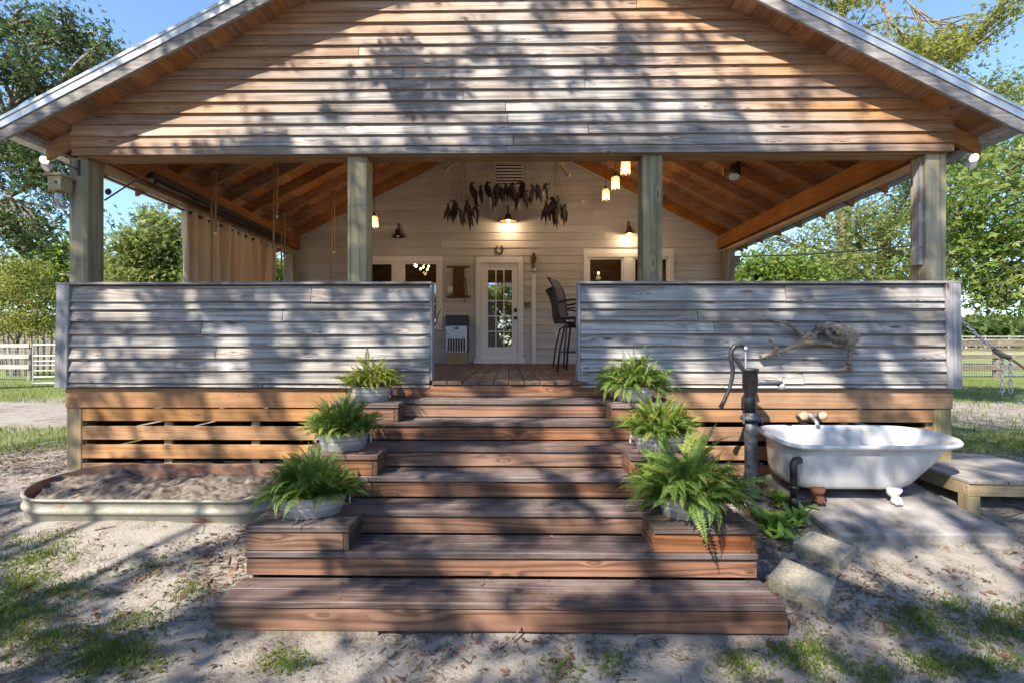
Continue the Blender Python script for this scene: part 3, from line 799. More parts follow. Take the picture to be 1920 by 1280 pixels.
def frond_mesh(name, phi, kap, mat, seed, n=28, w=.135, dry=False):
    """one arching frond of unit length: leaves the crown at angle phi, bends down by kap"""
    r = random.Random(seed); vs = []; fs = []; N = 24; side = r.uniform(-.5, .5)
    pts = [Vector((0, 0, 0))]
    for i in range(N):
        t = (i+.5)/N; th = R(phi-kap*t**1.3); yw = side*t
        pts.append(pts[-1]+Vector((math.cos(th)*math.cos(yw), math.cos(th)*math.sin(yw), math.sin(th)))/N)
    def P3(t):
        f = t*N; i = min(N-1, int(f)); return pts[i].lerp(pts[i+1], f-i)
    tw = r.uniform(-.6, .6)
    for i in range(n):
        t = .14+.86*i/(n-1); p = P3(min(t, .999)); d = (P3(min(1, t+.03))-P3(max(0, t-.03))).normalized()
        sd = Vector((0, 0, 1)).cross(d); sd = sd.normalized() if sd.length > .05 else Vector((0, 1, 0)); up = d.cross(sd)
        sd = (sd*math.cos(tw*t)+up*math.sin(tw*t)).normalized(); up = d.cross(sd)
        l = w*max(.06, math.sin(math.pi*min(1, .2+.82*t))**.9)*r.uniform(.8, 1.12)
        if dry and r.random() < .5: continue
        for s in (-1, 1):
            tip = p+sd*(s*l)+d*(l*r.uniform(.15, .4))+up*(-l*r.uniform(.0, .35))
            m1 = p+(tip-p)*.38+d*.019; m2 = p+(tip-p)*.38-d*.017
            o = len(vs); vs += [p, m1, tip, m2]; fs.append((o, o+1, o+2, o+3) if s > 0 else (o+3, o+2, o+1, o))
    o = len(vs); K_ = 8
    for i in range(K_):
        p = P3(i/(K_-1)*.999); q = .006*(1-i/(K_+1)); vs += [p+Vector((0, q, 0)), p-Vector((0, q, 0))]
    for i in range(K_-1): fs.append((o+2*i, o+2*i+1, o+2*i+3, o+2*i+2))
    me = bpy.data.meshes.new(name); me.from_pydata([tuple(v) for v in vs], [], fs); me.update(); me.materials.append(mat)
    return me
VAR = ((82, 40), (75, 60), (70, 35), (62, 70), (58, 95), (50, 55), (45, 90), (38, 70), (30, 95), (65, 120), (48, 125), (30, 120))
FR = {k_: [frond_mesh('frond', p_, q_, mt, i_+40*(k_ == 'y')) for i_, (p_, q_) in enumerate(VAR)] for k_, mt in (('g', M['fern']), ('y', M['fern_y']))}
STR = [frond_mesh('dry_stem', p_, q_, M['straw'], 90+i_, 12, .05, True) for i_, (p_, q_) in enumerate(((60, 130), (40, 110), (70, 150)))]
def fern(c, rx, ry, n, L, key, label, droop=0, dry=0, seed=0, tall=1.0, yel=.0):
    t = thing('fern', label, 'fern', group='potted ferns on the steps')
    r = random.Random(seed)
    for i in range(n):
        th = r.uniform(0, 2*math.pi); q = math.sqrt(r.random())
        inner = i % 5 < 3                         # short fronds filling the mound; the rest arch out of the crown
        if inner:
            base = Vector(c)+Vector((rx*q*1.0*math.cos(th), ry*q*1.05*math.sin(th), L*r.uniform(.05, .60)*tall*(1-.65*q*q)))
            vi = r.choice((2, 3, 4, 5, 6, 7, 9, 10)+((8, 11, 10, 11) if droop else ())) if q > .4 else r.choice((0, 1, 2, 3, 4)); s = L*r.uniform(.42, .72)
        else:
            base = Vector(c)+Vector((rx*q*math.cos(th)*.85, ry*q*math.sin(th)*.85, 0))
            if q < .58: vi = r.choice((0, 1, 2, 3, 0, 2)); s = L*r.uniform(.6, 1.02)
            else: vi = r.choice((3, 4, 5, 6, 4, 9, 5, 10)+((8, 9, 10, 11, 10, 11, 6) if droop else (7,))); s = L*r.uniform(.55, 1.05)
        ang = th+r.uniform(-.9, .9)
        o = bpy.data.objects.new('frond', FR['y' if r.random() < yel else key][vi]); col.objects.link(o); o.parent = t
        o.matrix_local = Matrix.Translation(base) @ Matrix.Rotation(ang, 4, 'Z') @ Matrix.Rotation(r.uniform(-.6, .6), 4, 'X') @ Matrix.Diagonal((s, s, s*tall*r.uniform(.85, 1.1), 1))
    for i in range(dry):
        th = r.uniform(0, 2*math.pi)
        base = Vector(c)+Vector((rx*.6*math.cos(th), ry*.6*math.sin(th), .02))
        o = bpy.data.objects.new('dry_stem', STR[i % 3]); col.objects.link(o); o.parent = t
        s = L*r.uniform(.4, .75); o.matrix_local = Matrix.Translation(base) @ Matrix.Rotation(th+r.uniform(-.5, .5), 4, 'Z') @ Matrix.Diagonal((s*.7, s, s, 1))
    return t
def on(u, Y, k, dy=0): p = at(u, 700, Y); return (p.x, Y, tz(k)+.004)
L1 = on(586, 2.98, 3); L2 = on(644, 3.50, 5); L3 = on(697, 4.06, 7)
R1 = on(1290, 2.98, 3); R2 = on(1234, 3.50, 5); R3 = on(1190, 4.06, 7)
tub(L1, .208, .135, .128, R(16), 'galvanised oval tub on the lowest planter box near the stock tank')
tub(L2, .182, .135, .125, R(10), 'galvanised oval tub on the middle planter box on the stock tank side')
tub(L3, .170, .135, .125, R(4), 'galvanised oval tub on the top planter box on the stock tank side')
tub(R1, .185, .135, .128, R(-8), 'galvanised tub hidden under the biggest drooping fern')
tub(R2, .182, .135, .125, R(-4), 'galvanised oval tub on the middle planter box on the pump side')
tub(R3, .180, .135, .125, R(0), 'galvanised oval tub on the top planter box on the pump side')
def up(c, h=.095): return (c[0], c[1], c[2]+h)
fern(up(L1), .17, .11, 295, 0.315, 'g', 'dark green fern in the lowest tub near the stock tank', dry=20, seed=1, tall=1.15, yel=.12)
fern(up(L2), .16, .11, 290, 0.285, 'g', 'green fern in the middle tub on the stock tank side', dry=14, seed=2, yel=.2, tall=1.22)
fern(up(L3), .15, .11, 290, 0.265, 'y', 'yellow-green fern in the top tub on the stock tank side', dry=6, seed=3, yel=.6, tall=1.22)
fern(up(R1, .10), .20, .15, 298, .40, 'g', 'largest fern, fronds drooping over the lowest box by the pump', droop=1, seed=4, tall=1.1, yel=.12)
fern(up(R2), .18, .12, 285, 0.3, 'g', 'fern with dry tan stems in the middle tub on the pump side', dry=60, seed=5, yel=.3, tall=1.15)
fern(up(R3), .18, .12, 290, 0.305, 'g', 'bushy green fern in the top tub on the pump side', droop=1, seed=6, yel=.15, tall=1.2)

# ------------------------------------------------------------------ stock tank bed
tank = thing('stock_tank', 'galvanised oval stock tank with rusty inside, half buried beside the steps', 'tank')
tx0 = at(33, 925, 3.95).x+.16; tx1 = -1.70; ya, yb = 3.60, 4.37
def stadium(ins, n=14):
    r = (yb-ya)/2-ins; cyy = (ya+yb)/2; pts = []
    rl = min(r, .37)
    for i in range(n+1):
        a = math.pi/2+math.pi*i/n; pts.append((tx0+(yb-ya)/2+r*math.cos(a)*1.0, cyy+r*math.sin(a)))
    for i in range(n+1):
        a = -math.pi/2+math.pi*i/n; pts.append((tx1-(yb-ya)/2+r*math.cos(a), cyy+r*math.sin(a)))
    return pts
def trim(y): return .336+(y-3.6)*.115      # rim height follows the slope
def ring_loft(levels, close=False):
    vs = []; fs = []; n = None
    for ins, dz in levels:
        st = stadium(ins); n = len(st)
        vs += [(x, y, trim(y)+dz) for x, y in st]
    for i in range(len(levels)-1):
        for k in range(n):
            a = i*n+k; b = i*n+(k+1) % n; fs.append((a, b, b+n, a+n))
    return MB().add(vs, fs)
ring_loft([(.012, -.30), (.012, -.115), (.0, -.105), (-.006, -.09), (0, -.075), (.010, -.068), (.010, -.02), (.002, -.014), (-.008, -.004), (-.006, .006), (.006, .010), (.016, .004)]).build('tank_wall', M['tank'], tank, smooth=True)
ring_loft([(.016, .004), (.020, -.01), (.022, -.25)]).build('tank_lining', M['tank_in'], tank, smooth=True)
sx = np.linspace(tx0+.03, tx1-.03, 220); sy = np.linspace(ya+.024, yb-.024, 80); SX, SY = np.meshgrid(sx, sy)
hs = .336+(SY-3.6)*.115-.085+(vnoise(SX*2.2, SY*3.5, 5)-.4)*.07+(vnoise(SX*8, SY*8, 6)-.5)*.05+(vnoise(SX*22, SY*22, 8)-.5)*.03+(vnoise(SX*45, SY*45, 18)-.5)*.015
rr = (yb-ya)/2-.023; cyy = (ya+yb)/2
cxl, cxr = tx0+(yb-ya)/2, tx1-(yb-ya)/2
dxx = np.maximum(np.maximum(cxl-SX, SX-cxr), 0)
mx = np.sqrt(np.maximum(rr*rr-dxx*dxx, 0.0001)); SY2 = cyy+(SY-cyy)/((yb-ya)/2-.024)*mx
ii = np.arange(SX.size).reshape(SX.shape)
Fs = np.stack([ii[:-1,:-1].ravel(), ii[:-1,1:].ravel(), ii[1:,1:].ravel(), ii[1:,:-1].ravel()], 1)
so = npmesh('soil', np.stack([SX.ravel(), SY2.ravel(), hs.ravel()], 1), Fs, M['soil'], smooth=True)
tag(so, 'lumpy grey-brown garden soil filling the stock tank', kind='stuff')

# ------------------------------------------------------------------ bathtub, slab, faucet
SL = .165
def slope_z(y, dz): return SL*(y-2.5)+dz
slab = thing('concrete_slab', 'grey concrete slab under the white bathtub', 'slab')
cs = [ground_at(1574, 1001, .05), ground_at(1890, 992, .05)]
sxl, sxr, syf, syb = cs[0].x, cs[1].x, cs[0].y, 4.36
vsl = []
N = 14
bm = MB()
pp = []
for (x, y) in ((sxl, syf), (sxr, syf+.02), (sxr-.05, syb), (sxl-.02, syb)): pp.append((x, y))
bm.hexa([(x, y, slope_z(y, -.06)) for x, y in pp]+[(x, y, slope_z(y, .05)) for x, y in pp]).build('slab_body', M['concrete'], slab, bevel=.012)

bath = thing('bathtub', 'white clawfoot bathtub standing outside beside the hand pump', 'bathtub')
BX0, BX1 = 2.16, 3.66; BY0, BY1 = 3.71, 4.33; BYC = (BY0+BY1)/2; HWD = (BY1-BY0)/2
TILT = math.atan2(.068, .62)
BZ = .76          # rim height at the middle
def outline(il, ir, iw, n=16):
    """inset left, right, width; left end squarer, right end round"""
    pts = []; w = HWD-iw; xl = BX0+il; xr = BX1-ir
    for i in range(n+1):
        a = math.pi/2+math.pi*i/n; e = .62
        ca, sa = math.cos(a), math.sin(a)
        pts.append((xl+.24-.24*abs(ca)**e, w*math.copysign(abs(sa)**e, sa)))
    for i in range(n+1):
        a = -math.pi/2+math.pi*i/n; ca, sa = math.cos(a), math.sin(a); e = .92
        pts.append((xr-.36+.36*abs(ca)**e, w*math.copysign(abs(sa)**e, sa)))
    return pts
TB = Matrix.Translation((0, BYC, BZ)) @ Matrix.Rotation(TILT, 4, 'X')
lv = [(.36, .66, .24, -.372), (.20, .48, .13, -.370), (.13, .365, .085, -.358), (.105, .335, .072, -.335), (.085, .285, .062, -.28), (.07, .185, .052, -.17), (.062, .11, .046, -.07), (.058, .07, .042, -.03),
      (.03, .03, .022, -.026), (.006, .006, .006, -.016), (-.002, -.002, -.002, 0), (.006, .006, .006, .014), (.026, .026, .022, .018), (.052, .056, .044, .008), (.066, .075, .056, -.02),
      (.075, .12, .064, -.10), (.095, .27, .08, -.22), (.12, .38, .11, -.30), (.22, .5, .17, -.325), (.4, .68, .26, -.33)]
vs_ = []; fs_ = []
for il, ir, iw, zz in lv:
    o_ = outline(il, ir, iw); n_ = len(o_); vs_ += [(x, y, zz) for x, y in o_]
for i in range(len(lv)-1):
    for k in range(n_):
        a = i*n_+k; b = i*n_+(k+1) % n_; fs_.append((a, b, b+n_, a+n_))
fs_.append(tuple(reversed(range(n_)))); fs_.append(tuple((len(lv)-1)*n_+k for k in range(n_)))
MB(TB).add(vs_, fs_).build('basin', M['enamel'], bath, smooth=True)
def claw(x, y, ztop, mat, name, s):
    zb = slope_z(y-.03, .052)
    b = MB(); d = -1 if y < BYC else 1
    b.tube([(x, y+.03*-d*-1, ztop+.03), (x, y+.012*d, ztop-.02), (x, y+.03*d, (ztop+zb)/2+.01), (x, y+.028*d, zb+.05), (x, y+.042*d, zb+.024)], [.052, .045, .026, .024, .034], 10)
    b.ball((x, y+.040*d, zb+.028), .034, .036, .028, 12, 6)
    for k in (-1, 0, 1):
        b.tube([(x+k*.012, y+.025*d, zb+.062), (x+k*.019, y+.055*d, zb+.05), (x+k*.021, y+.072*d, zb+.026), (x+k*.02, y+.070*d, zb+.004)], [.013, .013, .011, .007], 6)
    return b.build(name, mat, bath, smooth=True)
zt = BZ-.375
claw(2.445, BY0+.13, zt-.02, M['rust'], 'foot', 1)['label'] = 'rusty brown clawfoot'
claw(3.04, BY0+.13, zt-.02, M['enamel'], 'foot', 1)
claw(2.445, BY1-.13, zt+.03, M['rust'], 'foot', 1); claw(3.04, BY1-.13, zt+.03, M['enamel'], 'foot', 1)
px = BX0+.055; py = BY0+.05
dp = MB(); dp.tube([(px+.06, py+.02, .62), (px+.02, py-.005, .62), (px, py-.012, .60), (px, py-.012, .32)], [.03, .03, .028, .024], 12)
dp.tube([(px, py-.012, .43), (px, py-.012, .40)], .032, 12); dp.tube([(px, py-.012, .34), (px, py-.012, .25)], .03, 12)
dp.tube([(px, py-.01, .30), (px+.12, py+.02, .30), (px+.24, py+.1, .32)], .024, 12)
dp.build('drain_pipe', M['black'], bath, smooth=True)

fp = at(1517, 778, 4.40)
fau = thing('faucet', 'old two-handled brass faucet on the skirt boards above the bathtub', 'faucet')
b = MB(); b.tube([(fp.x-.09, 4.43, fp.z), (fp.x-.09, 4.37, fp.z)], .016, 10); b.tube([(fp.x+.09, 4.43, fp.z), (fp.x+.09, 4.37, fp.z)], .016, 10)
b.tube([(fp.x-.09, 4.385, fp.z), (fp.x+.09, 4.385, fp.z)], .017, 10); b.ball((fp.x, 4.38, fp.z), .03)
b.build('faucet_body', plain('tarnished_chrome', (.40,.37,.32), .35, .6, .4, 40), fau, smooth=True)
MB().tube([(fp.x, 4.38, fp.z-.01), (fp.x, 4.33, fp.z-.02), (fp.x, 4.29, fp.z-.05), (fp.x, 4.28, fp.z-.09)], [.02, .018, .018, .022], 10).build('spout', M['steel'], fau, smooth=True)
for s in (-1, 1):
    b = MB(); b.tube([(fp.x+s*.085, 4.385, fp.z), (fp.x+s*.085, 4.335, fp.z+.005)], .012, 8)
    T = Matrix.Translation((fp.x+s*.085, 4.335, fp.z+.005)) @ Matrix.Rotation(R(90), 4, 'X')
    MB(T).lathe([(.012, -.012), (.036, -.008), (.040, 0), (.036, .010), (.012, .016)], 10).build('tap_handle', plain('tan_worn_handle', (.48,.34,.22), .6), fau, smooth=True)
    b.build('tap_stem', M['steel'], fau)

# ------------------------------------------------------------------ hand pump
pc = ground_at(1408, 926); pz = pc.z; pxx, pyy = pc.x, pc.y
def pzv(v): return 1.5-(v-650.5)*pyy/900
pump = thing('hand_pump', 'black cast-iron hand water pump with curved handle beside the bathtub', 'pump')
prof = [(.085, -.05), (.085, .02), (.070, .05), (.062, .12), (.052, .2), (.050, .38), (.052, .50), (.050, pzv(775)-pz)]
MB().lathe(prof, 18, (pxx, pyy, pz)).build('lower_casing', M['pump'], pump, smooth=True)
fl = pzv(782)
MB().lathe([(.05, 0), (.085, .003), (.088, .02), (.085, .035), (.06, .04), (.06, .055), (.05, .07)], 18, (pxx+.005, pyy, fl-.02)).build('flange', M['pump'], pump, smooth=True)
for s in (-1, 1): MB().tube([(pxx+s*.075, pyy-.03, fl-.045), (pxx+s*.075, pyy-.03, fl+.04)], .010, 6).build('bolt', M['pump'], pump)
zt = pzv(690)
MB().lathe([(.046, fl+.05), (.046, fl+.14), (.049, fl+.15), (.046, fl+.16), (.046, pzv(737)), (.060, pzv(732)), (.060, zt-.025), (.068, zt-.02), (.070, zt-.004), (.064, zt), (.05, zt+.003)], 18, (pxx-.008, pyy, 0)).build('cylinder', M['blackiron'], pump, smooth=True)
sz = pzv(716)
MB().tube([(pxx+.04, pyy, sz), (pxx+.12, pyy-.02, sz+.005), (pxx+.19, pyy-.04, sz+.004), (pxx+.225, pyy-.05, sz-.015)], [.032, .022, .021, .024], 12).build('spout', M['pump'], pump, smooth=True)
b = MB(); b.tube([(pxx+.225, pyy-.05, sz-.005), (pxx+.230, pyy-.05, sz-.05)], [.024, .030], 12); b.tube([(pxx+.222, pyy-.05, sz+.01), (pxx+.222, pyy-.05, sz+.045)], [.014, .010], 8)
b.build('spout_cap', M['galv'], pump, smooth=True)
hp = [at(u, v, pyy-.02) for u, v in ((1396, 651), (1388, 646), (1378, 648), (1371, 658), (1370, 672), (1374, 690), (1373, 708), (1367, 730), (1358, 750), (1351, 764))]
MB().tube(hp, [.016, .018, .020, .020, .020, .018, .016, .015, .016, .019], 8).build('handle', M['blackiron'], pump, smooth=True)
a = at(1376, 668, pyy); c = at(1392, 691, pyy)
MB().beam(a, c, .03, .026, (0,1,0)).build('fulcrum_arm', M['blackiron'], pump, bevel=.004)
MB().tube([at(1398, 652, pyy-.02), at(1398, 692, pyy-.01)], .0055, 8).build('piston_rod', M['galv'], pump)
MB().tube([at(1398, 652, pyy-.045), at(1398, 652, pyy+.005)], .013, 8).build('pivot_bolt', M['galv'], pump)

# ------------------------------------------------------------------ driftwood on the railing
dw = thing('driftwood', 'twisted grey-brown driftwood branch mounted on the porch railing', 'driftwood')
def dpts(l): return [at(1340+x/6, 560+y/6, 4.36+(dy if len_ else 0)) for (x, y, dy) in l for len_ in (1,)]
def limb(l, r):
    P_ = dpts(l); Q = []; rr = []
    for i in range(len(P_)-1):
        for k in range(4):
            t = k/4; Q.append(P_[i].lerp(P_[i+1], t)+Vector((random.uniform(-1, 1), random.uniform(-1, 1), random.uniform(-1, 1)))*.004); rr.append(r[i]+(r[i+1]-r[i])*t)
    Q.append(P_[-1]); rr.append(r[-1]); return Q, rr
db = MB()
for l, r in (
    ([(520, 650, 0), (600, 630, -.01), (700, 590, -.02), (800, 575, -.02), (900, 530, -.02), (980, 500, -.02), (1080, 490, -.03), (1200, 490, -.03), (1330, 510, -.03), (1470, 535, -.03), (1560, 530, -.03)], [.030, .032, .030, .028, .034, .040, .034, .026, .024, .026, .030]),
    ([(640, 610, -.02), (700, 560, -.03), (660, 500, -.04), (605, 455, -.05)], [.022, .020, .018, .014]),
    ([(700, 590, -.02), (725, 630, -.04), (722, 650, -.05)], [.02, .012, .006]),
    ([(1090, 480, -.03), (1000, 410, -.02), (900, 340, -.01), (800, 270, 0), (720, 255, 0), (600, 235, 0), (500, 225, .01), (430, 250, .02), (380, 262, .02)], [.036, .028, .024, .020, .014, .011, .009, .006, .003]),
    ([(1090, 470, -.03), (1130, 380, -.04), (1190, 310, -.05), (1280, 300, -.05), (1380, 330, -.05), (1440, 400, -.05), (1500, 470, -.04), (1540, 520, -.03)], [.030, .036, .044, .042, .050, .060, .056, .04]),
    ([(1210, 330, -.05), (1260, 390, -.06), (1330, 440, -.06), (1420, 460, -.06), (1500, 480, -.05)], [.026, .024, .030, .036, .04]),
    ([(1400, 350, -.05), (1405, 300, -.05), (1400, 260, -.04)], [.036, .022, .008]),
    ([(1460, 330, -.05), (1520, 360, -.06), (1580, 420, -.07), (1620, 420, -.07)], [.044, .048, .044, .030]),
    ([(1500, 380, -.05), (1570, 450, -.06), (1610, 470, -.06)], [.05, .045, .02]),
    ([(1540, 530, -.03), (1530, 600, -.03), (1510, 680, -.03), (1505, 740, -.02), (1530, 790, -.02), (1550, 830, -.01)], [.036, .034, .026, .030, .028, .016]),
    ([(1520, 590, -.03), (1580, 610, -.04), (1620, 630, -.05)], [.024, .016, .006]),
    ([(1510, 740, -.02), (1460, 780, -.02), (1400, 800, -.01), (1345, 795, 0)], [.024, .016, .010, .005]),
    ([(960, 420, -.01), (900, 450, 0), (850, 480, 0)], [.010, .006, .003]),
    ([(960, 510, -.02), (1000, 440, -.03), (1060, 400, -.03), (1100, 420, -.03)], [.03, .028, .03, .03])):
    Q, rr = limb(l, [x*.78 for x in r]); db.tube(Q, rr, 9, jit=.22)
do = db.build('branch', M['drift'], dw, smooth=True)
m = do.modifiers.new('remesh', 'REMESH'); m.mode = 'VOXEL'; m.voxel_size = .0045; m.use_smooth_shade = True
m = do.modifiers.new('smooth', 'SMOOTH'); m.iterations = 2; m.factor = .4

# ------------------------------------------------------------------ platform, pavers, weeds, root
bench = thing('wooden_platform', 'low plank platform with pale square legs behind the bathtub end', 'platform')
TBn = Matrix.Translation((3.60, 3.80, 0)) @ Matrix.Rotation(R(-3), 4, 'Z')
zt = .462
for i in range(7):
    MB(TBn).box(i*.146, i*.146+.139, -.012, 1.0, zt-.03, zt+random.uniform(-.002, .002)).build('platform_board', M['bench'], bench, bevel=.004)
MB(TBn).box(.0, 1.02, .0, .035, zt-.125, zt-.032).build('apron', M['bench_l'], bench, bevel=.003)
MB(TBn).box(.0, .036, .037, .98, zt-.125, zt-.032).build('apron', M['bench_l'], bench, bevel=.003)
MB(TBn).box(.984, 1.02, .037, .98, zt-.125, zt-.032).build('apron', M['bench_l'], bench, bevel=.003)
for (x, y) in ((.004, .004), (.92, .04), (.04, .88), (.9, .88)):
    MB(TBn).box(x-.006, x+.088, y-.006, y+.088, .10, zt-.128).build('leg', M['skirt_z'], bench, bevel=.004)
def paver(pts, label):
    p = [ground_at(u, v, .072) for u, v in pts]
    t = tag(MB().hexa([(q.x, q.y, q.z-.11) for q in p]+[tuple(q) for q in p]).build('concrete_paver', M['paver'], None, bevel=.004), label, 'paver', 'concrete pavers beside the steps')
paver([(1440, 1078), (1548.6, 1132), (1568, 1086), (1470, 1044)], 'tan concrete paver beside the bottom step')
paver([(1486, 1014), (1573, 1053.5), (1606, 1024), (1520.7, 993)], 'tan concrete paver next to the concrete slab')
def leaf_me(name, L, W, bend, mat):
    vs = []; fs = []; n = 5
    for i in range(n+1):
        t = i/n; w = W*math.sin(math.pi*min(1, t*.92+.06))**.8 if i < n else .002
        z = L*(.55*t-bend*t*t)
        vs += [(L*t*.9, -w, z+.012*w/W), (L*t*.9, 0, z-.006), (L*t*.9, w, z+.012*w/W)]
    for i in range(n):
        a = i*3; fs += [(a, a+1, a+4, a+3), (a+1, a+2, a+5, a+4)]
    me = bpy.data.meshes.new(name); me.from_pydata(vs, [], fs); me.update(); me.materials.append(mat); return me
LM = [leaf_me('leaf', 1, .17, .3, M['weed']), leaf_me('leaf', 1, .2, .55, M['weed']), leaf_me('leaf', 1, .15, .1, M['weed'])]
for (u, v, n, s, lab) in ((1445, 985, 46, .17, 'clump of broad green weeds between steps and concrete slab'), (1502, 978, 24, .14, 'small leafy weed at the corner of the concrete slab'), (1460, 945, 24, .15, 'leafy weed at the foot of the hand pump'), (1470, 1008, 20, .13, 'lowest leafy weed, beside the pavers')):
    c = ground_at(u, v); t = thing('weed', lab, 'weed', group='broad-leaved weeds by the pump')
    for i in range(n):
        o = bpy.data.objects.new('leaf', random.choice(LM)); col.objects.link(o); o.parent = t
        q = s*random.uniform(.55, 1.15); a = random.uniform(0, 6.28)
        o.matrix_local = Matrix.Translation(c+Vector((random.gauss(0, .05), random.gauss(0, .05), random.uniform(0, .03)))) @ Matrix.Rotation(a, 4, 'Z') @ Matrix.Rotation(random.uniform(-.5, .1), 4, 'Y') @ Matrix.Scale(q, 4)
a = [ground_at(u, v, .03) for u, v in ((1383, 925), (1395, 938), (1408, 950), (1424, 962))]
tag(MB().tube(a, [.02, .03, .034, .02], 8, jit=.2).build('weathered_root', M['concrete'], None, smooth=True), 'pale weathered root lying at the pump foot beside the big fern', 'root')
# ------------------------------------------------------------------ lamps and porch things
def point(name, loc, watt, parent, radius=.02, c=(1, .70, .42)):
    l = bpy.data.lights.new(name, 'POINT'); l.energy = watt; l.color = c; l.shadow_soft_size = radius
    o = bpy.data.objects.new(name, l); col.objects.link(o); o.location = loc; o.parent = parent
    return o
def pendant(u, v, Y, label, watt=6):
    p = at(u, v, Y); t = thing('jar_pendant', label, 'lamp', group='glass jar pendants under the porch roof')
    MB().lathe([(.046, -.085), (.055, -.08), (.057, -.07), (.057, .07), (.050, .082), (.030, .09)], 20, p, caps=False).build('jar', M['jar'], t, smooth=True)
    MB().lathe([(.020, .085), (.026, .088), (.026, .11), (.016, .125), (.010, .15)], 14, p).build('socket', M['black'], t, smooth=True)
    MB().lathe([(.005, -.045), (.014, -.03), (.017, .0), (.013, .03), (.008, .06)], 10, p).build('bulb', M['bulb'], t, smooth=True)
    top = zroof(p.x)-.15
    MB().tube([(p.x, p.y, p.z+.14), (p.x, p.y, top)], .004, 6).build('cord', M['cord'], t)
    point('bulb_light', (p.x, p.y, p.z-.11), watt, t, .03)
pendant(1136, 366, 7.7, 'lowest of the three lit jar pendants, farthest from the post')
pendant(1154, 344, 6.75, 'middle one of the three lit jar pendants')
pendant(1173, 315, 6.0, 'topmost lit jar pendant, next to the blue-grey post')
pendant(702, 417, 7.4, 'lone lit jar pendant half hidden by a porch post')
def barn(u, v, w_px, label, lit, straight=False, watt=5):
    Y = YW-.22; p = at(u, v, Y); r = w_px*Y/900/2
    t = thing('barn_lamp', label, 'lamp', group='barn lamps on the porch back wall')
    m = M['copper'] if lit else M['black']
    MB().lathe([(r, -.04), (r*.98, -.032), (r*.7, .0), (r*.42, .03), (r*.38, .075), (r*.28, .10), (r*.1, .115)], 22, p, caps=False).build('shade', m, t, smooth=True)
    if straight:
        MB().tube([(p.x, p.y, p.z+.11), (p.x, p.y, p.z+.22), (p.x, p.y+.05, p.z+.27), (p.x, YW-.02, p.z+.28)], .012, 8).build('arm', M['black'], t, smooth=True)
    else:
        MB().tube([(p.x, p.y, p.z+.10), (p.x, p.y, p.z+.17), (p.x, p.y+.03, p.z+.215), (p.x, p.y+.09, p.z+.21), (p.x, p.y+.12, p.z+.15), (p.x, p.y+.15, p.z+.08), (p.x, YW-.02, p.z+.07)], .010, 8).build('arm', M['black'], t, smooth=True)
    MB().lathe([(.01, -.055), (.028, -.04), (.030, -.015), (.018, .02)], 12, p).build('bulb', M['bulb'] if lit else M['plastic_w'], t, smooth=True)
    if lit: point('bulb_light', (p.x, p.y, p.z-.075), watt, t, .03)
barn(953, 412, 31, 'lit copper barn lamp above the door under the hanging ducks', True, True, 5.5)
barn(1180, 436, 23, 'lit barn lamp above the window with the bar chairs', True, False, 4)
barn(746, 440, 24, 'unlit black barn lamp above the window near the curtain', False)
def flood(u, v, side, label):
    Y = 4.62; p = at(u, v, Y); t = thing('flood_lamp', label, 'lamp', group='twin flood lamps at the eave corners')
    b = MB(); b.lathe([(.05, 0), (.05, .02), (.02, .03)], 14, (p.x, p.y, p.z+.06)); b.build('base_plate', M['plastic_w'], t)
    for k, (dx, dz, tx, tz_) in enumerate(((.0, .0, side*.2, -.35), (-side*.03*-1, -.05, -side*.3, -.75))):
        a = Vector((p.x+dx, p.y, p.z+dz+.05)); d = Vector((tx, -.8, tz_)).normalized()
        q = d.to_track_quat('Z', 'Y').to_matrix().to_4x4()
        T = Matrix.Translation(a) @ q
        MB(T).lathe([(.014, -.02), (.018, 0), (.022, .02), (.040, .055), (.044, .066)], 18).build('lamp_head', M['plastic_w'], t, smooth=True)
        MB(T).lathe([(.038, .0665), (.015, .072)], 18).build('lens', M['flood'] if k == 0 else M['plastic_w'], t)
flood(91, 310, 1, 'lit white twin flood lamp above the birdhouse')
flood(1818, 306, -1, 'lit white twin flood lamp on the pump side eave corner')

def birdhouse(u, v, Y, label, hang=True):
    p = at(u, v, Y); t = thing('bird_feeder', label, 'bird feeder', group='wooden bird feeders with jars')
    w = .062
    MB().box(p.x-w, p.x+w, p.y-w, p.y+w, p.z-.07, p.z+.06).build('wooden_box', M['bench_l'], t, bevel=.003)
    MB().box(p.x-w*1.35, p.x+w*1.35, p.y-w*1.35, p.y+w*1.35, p.z+.061, p.z+.082).build('box_roof', M['bench_l'], t, bevel=.003)
    T = Matrix.Translation((p.x+.015, p.y-w-.001, p.z)) @ Matrix.Rotation(R(90), 4, 'X')
    MB(T).lathe([(.016, 0), (.010, .003)], 12).build('entry_hole', M['black'], t)
    MB().lathe([(.036, -.22), (.041, -.215), (.042, -.12), (.038, -.10), (.038, -.072)], 16, p).build('jar', M['clearjar'], t, smooth=True)
    MB().lathe([(.040, -.225), (.042, -.2201), (.01, -.219)], 16, p).build('jar_lid', M['galv'], t)
    MB().tube([(p.x-.03, p.y, p.z+.08), (p.x, p.y, p.z+.2)], .0025, 5).build('wire', M['galv'], t)
    MB().tube([(p.x+.03, p.y, p.z+.08), (p.x, p.y, p.z+.2)], .0025, 5).build('wire', M['galv'], t)
    return p
p = birdhouse(113, 346, 4.45, 'pale wooden bird feeder with glass jar on the post beside the stock tank')
br = thing('hanger_bracket', 'thin black iron bracket on the post holding the bird feeder', 'bracket')
a = at(147, 318, 4.535); MB().tube([(a.x, 4.535, a.z), (p.x, 4.45, p.z+.2), (p.x-.03, 4.44, p.z+.215)], .006, 6).build('bracket_arm', M['black'], br)
